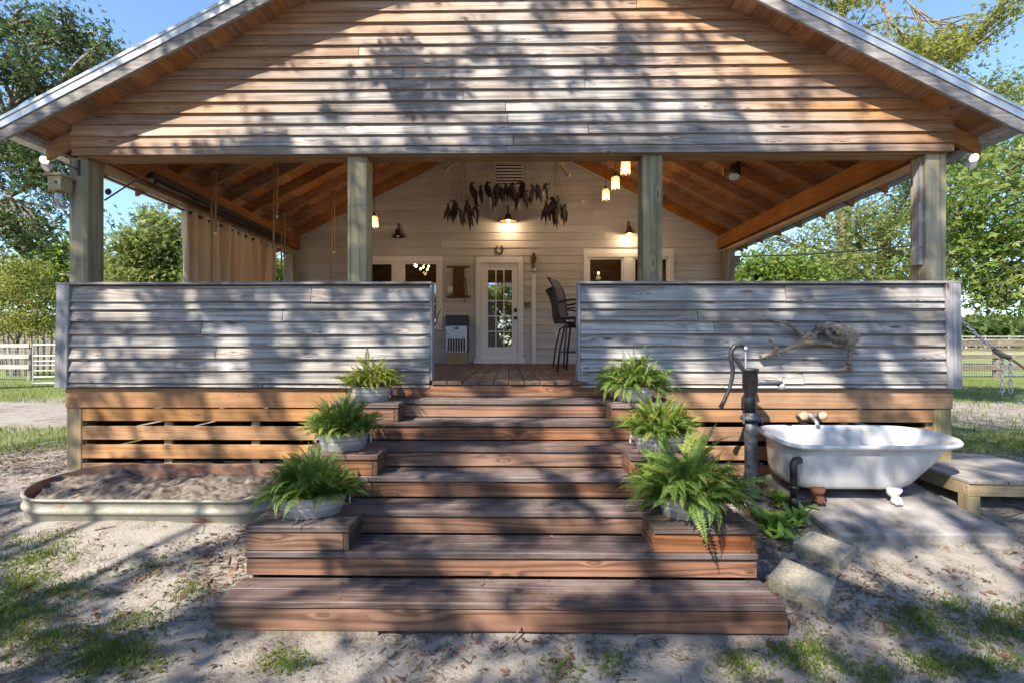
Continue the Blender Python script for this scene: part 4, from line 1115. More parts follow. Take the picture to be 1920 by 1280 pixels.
MB().tube([(a.x, 4.535, a.z-.02), (p.x+.1, 4.48, p.z+.17)], .005, 6).build('bracket_brace', M['black'], br)
MB().box(a.x-.012, a.x+.012, 4.53, 4.541, a.z-.06, a.z+.09).build('mounting_plate', M['black'], br)
birdhouse(1379, 490, 9.2, 'small wooden bird feeder hanging beyond the back porch post')

a = at(196, 376, 4.75); b = at(302, 308, 4.75)
rod = thing('iron_rod', 'thin rusty iron rod slanting from the post to the porch roof', 'rod')
MB().tube([a, b], .008, 8).build('rod', M['rust'], rod)
c = at(203, 360, 4.75); T = Matrix.Translation(c) @ Matrix.Rotation(R(90), 4, 'X')
MB(T).lathe([(.03, -.006), (.034, 0), (.03, .006)], 14).build('disc', M['rust'], rod)
a = at(1722, 330, 4.6).x
lb = thing('grey_wall_board', 'narrow weathered grey boards nailed to the inner side of the corner post', 'board')
for (v0, v1, dy) in ((310, 385, 0), (385, 470, .01), (467, 500, .02)):
    z0 = 1.5+(650.5-v1)*4.62/900; z1 = 1.5+(650.5-v0)*4.62/900
    xx = at(1738, 400, 4.54).x
    MB().box(xx-.03-dy, xx-.002, 4.58, 4.66, z0+.002, z1).build('board', M['rail_z'], lb, bevel=.003)

# roller shade, curtain and swing ropes along the stock tank side
sh = thing('roller_shade', 'rolled-up black shade cassette under the eave beam above the curtain', 'roller shade')
MB().box(-3.915, -3.835, 5.15, 8.35, 3.315, 3.40).build('cassette', M['black'], sh, bevel=.012)
MB().tube([(-3.86, 5.2, 3.295), (-3.86, 8.3, 3.295)], .018, 10).build('rolled_cloth', M['black'], sh)
cu = thing('porch_curtain', 'tan canvas curtain with metal grommets on the porch side', 'curtain')
MB().tube([(-4.08, 4.75, 3.22), (-4.08, YW-.2, 3.22)], .012, 10).build('curtain_rod', M['black'], cu)
ys = np.linspace(5.95, 8.35, 240); zs = np.linspace(1.30, 3.25, 14)
fold = 11; YY, ZZ = np.meshgrid(ys, zs)
t_ = (YY-5.95)/2.4
amp = .055*(1+.35*np.sin(t_*17+1))*(1.0+.25*(3.25-ZZ)/2)
XXc = -4.08+amp*(.75+.5*vnoise(t_*9, ZZ*.4, 5))*np.sin(t_*2*np.pi*fold+1.3*vnoise(t_*7, ZZ*.7, 6)+.5*np.sin(ZZ*2+t_*9))+.01*np.sin(ZZ*5+t_*30)
YYc = YY+.03*np.sin(ZZ*1.7+t_*14)*(3.25-ZZ)/2
ii = np.arange(YY.size).reshape(YY.shape)
Fs = np.stack([ii[:-1,:-1].ravel(), ii[:-1,1:].ravel(), ii[1:,1:].ravel(), ii[1:,:-1].ravel()], 1)
co_ = npmesh('curtain_cloth', np.stack([XXc.ravel(), YYc.ravel(), ZZ.ravel()], 1), Fs, M['canvas'], cu, smooth=True)
m = co_.modifiers.new('solid', 'SOLIDIFY'); m.thickness = .004
for k in range(fold*2):
    y = 5.95+2.4*(k+.5)/(fold*2)*1.0
    T = Matrix.Translation((-4.08+.0, y, 3.22)) @ Matrix.Rotation(R(90 if k % 2 else 90), 4, 'Y') @ Matrix.Rotation(R(55 if k % 2 else -55), 4, 'X')
    MB(T).tube([(.026*math.cos(q), .026*math.sin(q), 0) for q in [2*math.pi*i/14 for i in range(15)]], .007, 6, False).build('grommet', M['steel'], cu, smooth=True)
def rope(u, v, Y, vend, dx, label, zhook=None):
    p = at(u, v, Y); e = at(u, vend, Y)
    t = thing('swing_rope', label, 'rope', group='hanging swing ropes')
    MB().tube([(p.x-dx, Y, p.z), (p.x-dx*1.4, Y, (p.z+1.7)/2), (p.x-dx*1.9, Y, 1.75)], .012, 8).build('rope_strand', M['rope'], t, smooth=True)
    MB().tube([(p.x+dx, Y, p.z), (p.x+dx*1.2, Y, (p.z+e.z)/2), (p.x+dx, Y, e.z)], .013, 8).build('rope_strand', M['rope'], t, smooth=True)
    MB().tube([(p.x+dx, Y, e.z+.002), (p.x+dx, Y, e.z-.03)], [.015, .012], 8).build('taped_end', M['plastic_w'], t)
    MB().tube([(p.x-dx, Y, p.z), (p.x-dx*.6, Y, p.z+.02), (p.x+dx*.6, Y, p.z+.02), (p.x+dx, Y, p.z)], .014, 8).build('knot', M['rope'], t, smooth=True)
    MB().tube([(p.x+.03*math.cos(q), Y, p.z+.045+.03*math.sin(q)) for q in [2*math.pi*i/10 for i in range(11)]], .006, 6, False).build('eye_hook', M['black'], t)
    MB().tube([(p.x, Y, p.z+.07), (p.x, Y, zroof(p.x)-.10)], .006, 6).build('hook_shank', M['black'], t)
rope(401, 326, 5.98, 436, .022, 'swing rope in front of the tan curtain')
rope(517, 270, 5.98, 405, .018, 'long swing rope with white taped end between curtain and post')
rope(531, 402, 7.82, 480, .022, 'swing rope close to the back porch post')
rope(624, 357, 7.88, 472, .018, 'swing rope hanging before the white siding')

sp = at(1378, 318, 6.7); st = thing('spotlight', 'black unlit spotlight under the rafters on the pump side', 'spotlight')
d = Vector((-.25, -.35, -1)).normalized(); T = Matrix.Translation(sp) @ d.to_track_quat('Z', 'Y').to_matrix().to_4x4()
MB(T).lathe([(.03, -.06), (.065, -.04), (.075, .04), (.08, .13)], 18).build('lamp_housing', M['black'], st, smooth=True)
MB(T).lathe([(.07, .131), (.02, .136)], 18).build('lens', M['plastic_w'], st)
MB().tube([sp, (sp.x+.04, sp.y, sp.z+.09), (sp.x+.04, sp.y, zroof(sp.x)-.02)], .025, 10).build('mount', M['black'], st, smooth=True)
MB().box(sp.x-.13, sp.x+.13, sp.y+.06, sp.y+.10, zroof(sp.x)-.20, zroof(sp.x)-.10).build('mounting_block', M['raft'], st)

# hanging ducks
duckm = [plain('duck_feathers_brown', (.045,.028,.018), .8, 0, .6, 30, .5), plain('duck_feathers_dark', (.018,.016,.016), .75, 0, .6, 26, .5), plain('duck_feathers_grey', (.075,.066,.058), .8, 0, .6, 24, .5)]
duckw = plain('duck_white_feathers', (.42,.40,.36), .8); duckb = plain('duck_bill', (.07,.055,.03), .5)
def smooth_mesh(mb, name, mats):
    o = mb.build(name, mats, None, smooth=True); me = o.data; bpy.data.objects.remove(o); return me
body = MB().lathe([(.006, -.27), (.012, -.22), (.03, -.15), (.062, -.07), (.075, .0), (.068, .07), (.045, .13), (.03, .16)], 14, sy=.75)
wing = MB().lathe([(.003, -.17), (.016, -.10), (.028, -.02), (.030, .05), (.012, .1)], 10, (0, 0, 0), .55, 1.35)
head = MB().ball((.045, 0, .165), .040, .034, .036, 12, 8); head.tube([(.0, 0, .12), (.02, 0, .15), (.045, 0, .165)], [.034, .03, .03], 10)
bill = MB().lathe([(.016, 0), (.014, .02), (.017, .05), (.008, .062)], 10, (0, 0, 0), 1, .5)
body_me = [smooth_mesh(body, 'body', m) for m in duckm]; wing_me = [smooth_mesh(wing, 'wing', m) for m in (duckm[1], duckm[0], duckw)]; head_me = [smooth_mesh(head, 'head', m) for m in (duckm[1], duckm[0], duckb)]; bill_me = smooth_mesh(bill, 'bill', duckb)
def duck(u, v, Y, hook, label, group, seed):
    r = random.Random(seed); p = at(u, v, Y)
    t = thing('hanging_duck', label, 'duck', group=group)
    s = r.uniform(.68, .88); q = r.randrange(3)
    Mx = Matrix.Translation(p) @ Matrix.Rotation(r.uniform(-3.1, 3.1), 4, 'Z') @ Matrix.Rotation(r.uniform(-.35, .35), 4, 'Y') @ Matrix.Rotation(r.uniform(-.2, .2), 4, 'X') @ Matrix.Scale(s, 4)
    def ch(nm, me, L):
        o = bpy.data.objects.new(nm, me); col.objects.link(o); o.parent = t; o.matrix_local = Mx @ L; return o
    I = Matrix.Identity(4)
    ch('body', body_me[q], I); ch('head', head_me[r.randrange(3)], I)
    for sgn in (-1, 1): ch('wing', wing_me[r.randrange(3)], Matrix.Translation((-.01, sgn*.052, -.03)) @ Matrix.Rotation(sgn*r.uniform(.05, .35), 4, 'X'))
    ch('bill', bill_me, Matrix.Translation((.07, 0, .16)) @ Matrix.Rotation(R(105), 4, 'Y'))
    top = Mx @ Vector((.0, 0, .13))
    MB().tube([top, hook], .0022, 5).build('cord', M['cord'], t)
def hk(u, v): return at(u, v, 8.2)
def zz(x, y): return (740+x*.1979, 290+y*.1979)
H1, H2, H3, H4 = hk(867.5, 292), hk(915, 292), hk(988, 292), hk(1041, 292)
sd = 0
ORD = 'first second third fourth fifth sixth seventh eighth ninth tenth eleventh twelfth thirteenth fourteenth fifteenth'.split()
for n_, (x, y) in enumerate(((505, 545), (570, 530), (635, 590), (690, 505), (712, 605), (770, 560))):
    u, v = zz(x, y); sd += 1; duck(u, v, 8.2+random.uniform(-.10, .04), H1, ORD[n_]+' hanging duck from the curtain side in the low bunch over the tool rack', 'ducks in the low bunch over the tool rack', sd)
for n_, (x, y) in enumerate(((740, 350), (775, 420), (820, 380), (885, 345), (925, 430), (960, 370), (1015, 375), (1060, 340), (1120, 370), (1160, 440), (1205, 330), (1240, 420), (1305, 380), (1370, 360), (1430, 355))):
    u, v = zz(x, y); sd += 1; duck(u, v, 8.2+random.uniform(-.12, .05), H2 if x < 1070 else H3, ORD[n_]+' hanging duck from the curtain side in the wide middle bunch', 'ducks in the wide middle bunch', sd)
for n_, (x, y) in enumerate(((1435, 540), (1490, 500), (1550, 485), (1530, 600), (1605, 560))):
    u, v = zz(x, y); sd += 1; duck(u, v, 8.2+random.uniform(-.10, .04), H4, ORD[n_]+' hanging duck from the curtain side in the small bunch over the bar chairs', 'ducks in the small bunch', sd)

# things on the back wall
hs_ = thing('horseshoe', 'rusty horseshoe nailed above the door', 'horseshoe'); c = at(936.5, 467.5, YW-.04)
pts = [(c.x+.066*math.cos(a)*(1-.12*(math.sin(a) > .5)), YW-.04, c.z+.078*math.sin(a)) for a in [R(125)+R(290)*i/18 for i in range(19)]]
MB().tube(pts, .013, 6).build('shoe', M['rust'], hs_)
wb = thing('tool_rack', 'old brown washboard rack with scoop and sticks hung beside the door', 'rack')
def rb(x0, y0, x1, y1, yo, m, nm, d=.03):
    a = at(640+x0*.3516, 270+y0*.3516, YW-.03-yo); b = at(640+x1*.3516, 270+y1*.3516, YW-.03-yo)
    return MB().box(min(a.x, b.x), max(a.x, b.x), YW-.03-yo-d, YW-.03-yo, min(a.z, b.z), max(a.z, b.z)).build(nm, m, wb, bevel=.003)
rb(562, 651, 686, 661, .0, M['old_wood'], 'top_bar'); rb(560, 811, 688, 819, .0, M['old_wood'], 'bottom_bar')
rb(597, 662, 606, 810, 0, M['old_wood'], 'side_rail'); rb(648, 662, 657, 810, 0, M['old_wood'], 'side_rail'); rb(606.5, 662, 647.5, 810, .0, M['rust'], 'ribbed_board', .012)
for k in range(12): rb(607, 668+k*11.5, 647, 672+k*11.5, .013, M['old_wood'], 'rib', .008)
a = at(640+661*.3516, 270+715*.3516, YW-.08); b = at(640+672*.3516, 270+815*.3516, YW-.08); MB().tube([a, b], .010, 8).build('stick', M['old_wood'], wb)
a = at(640+657*.3516, 270+770*.3516, YW-.08); b = at(640+658*.3516, 270+845*.3516, YW-.08); MB().tube([a, b], .008, 8).build('stick', M['rust'], wb)
a = at(640+580*.3516, 270+780*.3516, YW-.09); MB().lathe([(.02, .09), (.045, .06), (.055, 0), (.05, -.06), (.02, -.09)], 12, a, 1, .4).build('scoop', M['galv'], wb, smooth=True)
MB().tube([(a.x+.02, a.y, a.z+.08), (a.x+.06, a.y, a.z+.14)], .010, 8).build('scoop_handle', M['old_wood'], wb)
a = at(1000.5, 484, YW-.05); og = thing('wall_ornament', 'dark brown arrowhead-shaped wooden ornament beside the door', 'ornament')
s_ = YW/900
MB().add([(a.x+x*s_, a.y+dy, a.z+z_*s_) for dy in (-.015, .02) for x, z_ in ((0, 10), (3, 7), (4.7, 1), (4.8, -5), (3.4, -8.5), (-3.4, -8.5), (-4.8, -5), (-4.7, 1), (-3, 7))],
         [tuple(range(8, -1, -1)), tuple(range(9, 18))]+[(i, (i+1) % 9, 9+(i+1) % 9, 9+i) for i in range(9)]).build('plaque', M['rust'], og, bevel=.004)
MB().box(a.x-2.2*s_, a.x+2.2*s_, YW-.06, YW-.028, a.z-20*s_, a.z-8.6*s_).build('lower_block', M['copper'], og)
MB().box(a.x-.6*s_, a.x+4*s_, YW-.10, YW-.028, a.z-25*s_, a.z-20.3*s_).build('cord_box', M['plastic_w'], og)
nb = thing('house_number', 'black house number 10 beside the door', 'number')
a = at(985.6, 572, YW-.036); k = .0102
MB().box(a.x-k*1.1, a.x+k*1.0, YW-.045, YW-.032, a.z-.052, a.z+.052).build('digit_one', M['black'], nb)
MB().box(a.x-k*2.3, a.x-k*1.101, YW-.045, YW-.032, a.z+.026, a.z+.044).build('digit_one_flag', M['black'], nb)
MB().box(a.x-k*2.1, a.x+k*2.0, YW-.0451, YW-.032, a.z-.060, a.z-.0525).build('digit_one_foot', M['black'], nb)
a = at(991.6, 572, YW-.036)
b = MB(); n_ = 20
ring = [(math.cos(2*math.pi*i/n_), math.sin(2*math.pi*i/n_)) for i in range(n_)]
vs_ = [(a.x+x*rx, yy, a.z+z_*rz) for yy in (YW-.045, YW-.032) for rx, rz in ((.030, .054), (.013, .036)) for x, z_ in ring]
fs_ = []
for i in range(n_):
    j = (i+1) % n_
    fs_ += [(i, n_+i, n_+j, j), (i, j, 2*n_+j, 2*n_+i), (n_+i, 3*n_+i, 3*n_+j, n_+j), (2*n_+i, 2*n_+j, 3*n_+j, 3*n_+i)]
b.add(vs_, fs_).build('digit_zero', M['black'], nb)
a = at(1045, 629, YW-.03); ot = thing('wall_outlet', 'white outlet cover low on the porch wall', 'outlet')
MB().box(a.x-.035, a.x+.035, YW-.036, YW-.026, a.z-.057, a.z+.057).build('cover_plate', M['plastic_w'], ot, bevel=.003)
for d in (-.02, .02): MB().box(a.x-.014, a.x+.014, YW-.039, YW-.0365, a.z+d-.012, a.z+d+.012).build('socket', M['white'], ot)
a = at(1092, 378, YW-.05); sn = thing('wall_sensor', 'small round white sensor high on the porch wall', 'sensor')
MB().ball(a, .042, .04, .042).build('sensor_ball', M['plastic_w'], sn, smooth=True)
MB().lathe([(.05, -.008), (.05, .008)], 12, (a.x, YW-.03, a.z), 1, .3).build('sensor_base', M['plastic_w'], sn)

# ice maker on a wooden block
im = thing('ice_maker', 'silver ice maker with black sloping lid beside the door', 'appliance')
YI = 8.75
a = at(835.5, 611, YI); b = at(876, 661, YI); t0 = at(836, 591, YI)
x0, x1, z0, z1, z2 = a.x, b.x, b.z, a.z, t0.z
MB().box(x0, x1+.012, YI+.011, YI+.27, z0, z2).build('cabinet', M['black'], im, bevel=.004)
MB().box(x0+.002, x1-.002, YI-.005, YI+.010, z0+.004, z1).build('front_panel', M['steel'], im, bevel=.003)
MB().hexa([(x0+.004, YI-.01, z1+.002), (x1-.004, YI-.01, z1+.002), (x1-.004, YI+.010, z1+.002), (x0+.004, YI+.010, z1+.002), (x0+.02, YI+.0, z2-.004), (x1-.02, YI+.0, z2-.004), (x1-.02, YI+.010, z2-.004), (x0+.02, YI+.010, z2-.004)]).build('lid', M['black'], im)
gz0 = z0+.03; gz1 = z0+(z1-z0)*.52
for i in range(8):
    x = x0+.03+(x1-x0-.06)*i/7; MB().box(x-.006, x+.006, YI-.012, YI-.0055, gz0, gz1).build('grille_bar', M['plastic_w'], im)
MB().box(x0+.035, x1-.035, YI-.0068, YI-.0052, gz0, gz1).build('grille_recess', M['black'], im)
MB().box(x0+.15, x0+.235, YI-.010, YI-.0052, z1-.062, z1-.03).build('badge', M['black'], im)
ib = tag(MB().box(x0+.03, x1-.005, YI+.0, YI+.24, DECK+.003, z0-.002).build('wooden_block', M['bench_l'], None, bevel=.004), 'dark wooden block under the ice maker', 'block')

# bar chairs
def chair(u, Y, rot, label):
    p = at(u, 690, Y); t = thing('bar_chair', label, 'chair', group='tall black bar chairs behind the railing')
    T = Matrix.Translation((p.x, Y, DECK+.003)) @ Matrix.Rotation(rot, 4, 'Z')
    for sx in (-1, 1):
        for sy in (-1, 1):
            MB(T).tube([(sx*.22, sy*.22, 0), (sx*.19, sy*.19, .30), (sx*.14, sy*.14, .58), (sx*.09, sy*.09, .62)], .013, 8).build('leg', M['black'], t, smooth=True)
    MB(T).tube([(.2*math.cos(q), .2*math.sin(q), .24) for q in [2*math.pi*i/20 for i in range(21)]], .009, 6, False).build('foot_ring', M['black'], t)
    MB(T).lathe([(.10, .60), (.11, .62), (.06, .63), (.06, .66), (.13, .67)], 14).build('swivel', M['black'], t)
    mesh = plain('brown_mesh_fabric', (.11,.095,.075), .8, 0, .2, 200, .4) if 'brown_mesh_fabric' not in bpy.data.materials else bpy.data.materials['brown_mesh_fabric']
    MB(T).hexa([(-.2, -.22, .675), (.2, -.22, .675), (.2, .2, .665), (-.2, .2, .665), (-.2, -.22, .695), (.2, -.22, .695), (.2, .2, .685), (-.2, .2, .685)]).build('seat', mesh, t, bevel=.006)
    bp = [(.19, .665), (.22, .78), (.235, .95), (.275, 1.08), (.34, 1.18)]
    for s in (-1, 1):
        MB(T).tube([(s*.215, y, z) for y, z in bp], .014, 8).build('back_post', M['black'], t, smooth=True)
        MB(T).tube([(s*.22, -.2, .68), (s*.24, -.21, .82), (s*.25, -.16, .88), (s*.25, .05, .89), (s*.225, .22, .86)], .013, 8).build('armrest', M['black'], t, smooth=True)
    vs = []; fs = []
    for y, z in bp: vs += [(-.20, y, z), (.20, y, z), (.20, y+.006, z), (-.20, y+.006, z)]
    for i in range(len(bp)-1):
        a = i*4
        for q in range(4): fs.append((a+q, a+(q+1) % 4, a+4+(q+1) % 4, a+4+q))
    fs += [(3, 2, 1, 0), (16, 17, 18, 19)]
    MB(T).add(vs, fs).build('backrest', mesh, t)
    MB(T).tube([(-.215, .34, 1.18), (0, .36, 1.19), (.215, .34, 1.18)], .014, 8).build('top_rail', M['black'], t, smooth=True)
chair(1085, 6.15, R(68), 'tall black bar chair with mesh back nearest the porch opening')
chair(1072, 7.35, R(105), 'second tall black bar chair farther back by the wall')
a = at(816, 608, 8.6); b = at(826, 580, 8.9)
tag(MB().tube([a, b], .008, 8).build('thin_stick', M['black'], None), 'thin black stick sticking out past the railing end', 'stick')
# room lamps seen through the windows
for (u, v, lab) in ((796, 500, 'lit cluster of bulbs inside the window near the tool rack'), (1122, 508, 'lit lamp inside the window by the bar chairs')):
    c = at(u, v, 10.6); t = thing('room_lamp', lab, 'lamp', group='lamps inside the house')
    n_ = 5 if u < 900 else 1
    for k in range(n_):
        q = c+Vector(((k-2)*.045 if n_ > 1 else 0, (k % 2)*.1, (k*7 % 3)*.055-.05))
        MB().ball(q, .022, .022, .028, 10, 6).build('bulb', M['bulb'], t, smooth=True)
        MB().tube([q, (q.x, q.y, 3.5)], .003, 5).build('cord', M['cord'], t)
    point('bulb_light', c+Vector((0, 0, -.15)), 3, t, .05)
# ------------------------------------------------------------------ vegetation helpers
def rotmats(N, up_bias=.6, g=rng):
    nrm = g.normal(size=(N, 3)); nrm[:, 2] += up_bias*2; nrm /= np.linalg.norm(nrm, axis=1, keepdims=True)
    a = g.normal(size=(N, 3)); a -= nrm*(a*nrm).sum(1, keepdims=True); a /= np.linalg.norm(a, axis=1, keepdims=True)
    b = np.cross(nrm, a); return np.stack([a, b, nrm], 2)
KITE = (np.array([[0,0,0],[.5,-.30,.06],[1,0,-.05],[.5,.30,.06]], float), np.array([[0,1,2,3]]))
def lobed():
    v = [[0,0,0]]; f = []
    for ang, L in ((0, 1), (.95, .72), (-.95, .72)):
        c, s = math.cos(ang), math.sin(ang); o = len(v)
        for x, y, z in ((.5*L, -.2*L, .05), (L, 0, -.08), (.5*L, .2*L, .05)): v.append([x*c-y*s, x*s+y*c, z])
        f.append([0, o, o+1, o+2])
    return np.array(v, float), np.array(f)
LOBED = lobed()
BLADE = (np.array([[0,-.035,0],[.0,.035,0],[.12,.02,.62],[.36,0,1.0]], float), np.array([[0,1,2,3]]))
def scatter(pos, size, tmpl, up=.6, Rm=None, g=rng):
    V0, F0 = tmpl; N = len(pos)
    Rm = rotmats(N, up, g) if Rm is None else Rm
    V = np.einsum('nij,kj->nki', Rm, V0)*size[:, None, None]+pos[:, None, :]
    k = len(V0); Fa = F0[None]+(np.arange(N)*k)[:, None, None]
    return V.reshape(-1, 3), Fa.reshape(-1, F0.shape[1])
def crown_clumps(blobs, g):
    out = []
    for (c, r, n) in blobs:
        d = g.normal(size=(n, 3)); d /= np.linalg.norm(d, axis=1, keepdims=True)
        q = g.random(n)**.42
        out.append(np.array(c)+d*q[:, None]*np.array(r))
    return out
def make_tree(name, label, cat, trunk, blobs, leafmat_, leaf=.13, per=55, sig=.32, tmpl=KITE, group=None, seed=0, tr=.2, keep=None, twigs=40, up=.5, every=1, lr=1.0):
    g = np.random.default_rng(seed); rr_ = random.Random(seed)
    t = thing(name, label, cat, group=group)
    cl = crown_clumps(blobs, g)
    pos = []
    for c in cl:
        s = sig*g.uniform(.6, 1.35, size=(len(c), 1))
        p = c[:, None, :]+g.normal(size=(len(c), per, 3))*s[:, None, :]*np.array([1, 1, .7])
        pos.append(p.reshape(-1, 3))
    pos = np.concatenate(pos)
    if keep is not None: pos = pos[keep(pos)]
    V, Fq = scatter(pos, leaf*g.uniform(.65, 1.25, len(pos)), tmpl, up, g=g)
    npmesh('crown', V, Fq, leafmat_, t)
    b = MB(); base = Vector(trunk[0]); top = Vector(trunk[1]); n = 7; pts = []
    for i in range(n+1):
        q = i/n; w = .10*(top-base).length*.12
        pts.append(base.lerp(top, q)+Vector((math.sin(q*5+seed)*w*q, math.cos(q*4+seed)*w*q, 0)))
    b.tube(pts, [tr*(1.25 if i == 0 else 1.0)*(1-.5*i/n) for i in range(n+1)], 10, jit=.06)
    lb = MB()
    for bi, ((c, r, m), cc) in enumerate(zip(blobs, cl)):
        if bi % every: continue
        c = Vector(c); s = pts[rr_.randrange(n//2, n+1)]
        m_ = s.lerp(c, .5)+Vector((0, 0, .12*(c-s).length)); lb.tube([s, s.lerp(m_, .5)+Vector((0,0,.03)), m_, m_.lerp(c, .6), c], [tr*.5*lr, tr*.42*lr, tr*.34*lr, tr*.24*lr, tr*.12*lr], 7)
        for k in range(min(twigs, len(cc))):
            e = Vector(cc[k]); st = m_.lerp(c, rr_.uniform(.3, 1)); md = st.lerp(e, .5)+Vector((rr_.uniform(-.1, .1), rr_.uniform(-.1, .1), rr_.uniform(0, .2)))
            lb.tube([st, md, e], [tr*.12, tr*.08, tr*.03], 4, False)
    b.build('trunk', M['bark'], t, smooth=True); lb.build('branches', M['bark'], t, smooth=True)
    return t
def blob(u, v, Y, ru, rv, ry, n):
    p = at(u, v, Y); s = Y/900
    return (tuple(p), (ru*s, ry, rv*s), n)

# ------------------------------------------------------------------ the two oaks behind the viewer that dapple the front with shade
LIT = [  # u, v, ru, rv: openings in the leaf canopy, as the patches of sun they leave
 (290,266,95,20),(420,240,60,22),(370,215,45,14),(470,205,45,22),(560,170,60,26),(555,225,45,16),(640,120,50,28),(700,225,34,38),(745,255,30,20),(720,60,40,26),(800,45,42,28),(845,90,26,16),(905,20,60,12),(1003,85,16,20),(915,155,18,16),(1062,193,26,14),(1247,140,18,36),(1252,225,16,14),(1170,30,50,12),(1120,90,18,18),(985,235,14,14),(1395,110,24,18),(1460,150,14,26),(1410,205,18,14),(1556,215,26,30),(1640,245,30,20),(1700,270,40,14),(1480,255,34,14),(1325,215,14,12),(860,262,22,10),(1100,262,20,8),(610,275,40,10),(1580,275,40,10),
 (232,552,22,14),(235,590,34,12),(360,590,22,12),(300,655,34,12),(215,655,24,10),(440,655,22,24),(440,712,30,12),(602,700,26,26),(520,580,24,14),(590,560,18,20),(700,590,22,20),(770,640,18,30),(690,660,26,16),(350,545,14,10),(640,620,14,14),(540,650,14,14),(760,560,16,10),
 (180,690,24,14),(250,745,32,24),(430,750,40,26),(360,800,34,14),(262,815,30,18),(470,830,36,16),(210,845,22,14),(560,770,26,22),(560,735,30,14),(330,855,24,10),
 (1130,565,14,26),(1330,555,12,12),(1470,560,14,20),(1685,548,22,12),(1735,560,16,16),(1500,710,60,14),(1740,640,14,30),(1785,690,16,26),(1660,690,16,12),(1215,620,14,24),(1600,630,16,18),(1150,650,14,20),(1790,570,12,30),(1420,700,18,20),(1300,690,12,24),
 (1450,760,70,26),(1560,760,36,22),(1690,745,36,22),(1740,765,22,18),(1340,760,26,24),
 (1560,815,60,14),(1500,860,30,26),(1680,860,26,36),(1720,820,40,10),(1590,960,40,16),(1700,970,60,18),(1830,870,60,14),(1800,930,16,24),(1560,1020,24,10),
 (1068,795,26,26),(960,770,40,14),(840,745,24,10),(1010,735,26,6),(870,765,40,10),(760,770,26,16),(1040,855,24,14),(990,880,20,20),(900,860,26,10),(1090,905,14,14),(760,905,16,12),(700,900,24,16),(850,945,16,10),(1135,975,26,20),(1052,1060,34,30),(1130,1060,26,24),(1290,1018,32,22),(1380,1060,20,14),(1340,1085,20,14),(905,1050,30,24),(870,1010,22,12),(500,1065,50,20),(520,1150,40,24),(660,1150,26,22),(910,1160,24,20),(1010,1150,16,14),(1430,1130,24,10),(960,905,14,10),(790,985,16,8),(1020,955,14,10),(610,1000,20,14),(960,705,30,6),(1020,690,24,4),
 (690,690,30,26),(640,790,34,24),(1215,700,24,16),(1240,770,34,22),(1270,880,50,40),(1330,930,30,40),(590,865,26,14),
 (120,980,100,26),(280,1000,90,26),(390,985,50,20),(60,1060,60,26),(180,1050,60,22),(330,1090,60,16),(260,1130,50,12),(300,920,50,10),(420,930,40,10),(170,915,40,8),(60,900,50,12),(330,955,60,10),(190,955,60,10),
 (450,1240,60,24),(600,1260,60,20),(700,1235,40,16),(840,1265,50,16),(960,1240,30,14),(1110,1255,36,16),(1380,1255,50,22),(1270,1215,40,12),(560,1205,40,10),
 (1700,1060,70,22),(1850,1050,60,26),(1800,1010,50,10),(1630,1080,40,14),(1880,1120,40,20),(1770,1110,24,12),(1520,1200,34,16),(1640,1190,24,12),(1540,1255,40,20),(1700,1240,40,14),(1860,1230,40,18),(1500,1090,24,14)]
LIT += [(960,200,26,18),(1150,180,24,20),(880,215,20,16),(1050,120,24,16),(1330,150,24,18),(1200,255,30,10),(960,60,24,16),(1090,40,26,14),(1310,60,26,14),(590,860,60,30),(650,770,40,26),(700,695,40,30),(1290,860,70,40),(1240,760,46,26),(1190,695,40,26)]
LITA = np.array(LIT, float)
def shadow_uv(p):
    """where along the light the point's shadow falls on the house front or ground, as seen in the survey picture"""
    d = np.array(SUN); n = len(p)
    t = (4.44-p[:, 1])/d[1]; h = p+d*t[:, None]
    gab = h[:, 2] > 3.3
    t2 = (4.52-p[:, 1])/d[1]; h[gab] = (p+d*t2[:, None])[gab]
    k = .54; t3 = (.10+k*(p[:, 1]-2.5)-p[:, 2])/(d[2]-k*d[1]); h3 = p+d*t3[:, None]
    st = (np.abs(h3[:, 0]+.03) < 1.52) & (h3[:, 1] > 2.4) & (h3[:, 1] < 4.5)
    h[st] = h3[st]
    gr = (h[:, 2] < .36) & ~st
    k = .165; t4 = (k*(p[:, 1]-2.5)-p[:, 2])/(d[2]-k*d[1]); h4 = p+d*t4[:, None]
    fl = h4[:, 1] < 2.5; t5 = -p[:, 2]/d[2]; h4[fl] = (p+d*t5[:, None])[fl]
    h[gr] = h4[gr]
    zc = h[:, 0]*FW.x+h[:, 1]*FW.y; xc = h[:, 0]*RT.x+h[:, 1]*RT.y; zc = np.maximum(zc, .3)
    return 941+900*xc/zc, 650.5-900*(h[:, 2]-1.5)/zc
def keep_shade(p):
    u, v = shadow_uv(p); k = np.ones(len(p), bool)
    jit = rng.normal(0, 3, size=(2, len(p)))
    for (a, b, ru, rv) in LITA:
        if b > 715 and 400 < a < 1480 and b < 1200 and not (a < 620 and b < 900): ru, rv = ru*1.7, rv*1.9
        if b < 300: ru, rv = (ru*1.55, rv*1.45) if 840 < a < 1500 else (ru*1.15, rv*1.15)
        k &= ~((((u+jit[0]-a)/(ru*1.2+8))**2+((v+jit[1]-b)/(rv*1.2+8))**2) < 1)
    return k
C0 = Vector((0, 3.6, 2.6))-SUN*10.5
sb = []
grng = np.random.default_rng(11)
for i in range(150):
    d = grng.normal(size=3); d /= np.linalg.norm(d); q = grng.random()**.4*5.9
    sb.append(np.array(C0)+d*q*np.array([1, 1, .9]))
bl = [(tuple(c), (1.3, 1.3, 1.0), 8) for c in sb if c[0] < C0.x]; br_ = [(tuple(c), (1.3, 1.3, 1.0), 8) for c in sb if c[0] >= C0.x]
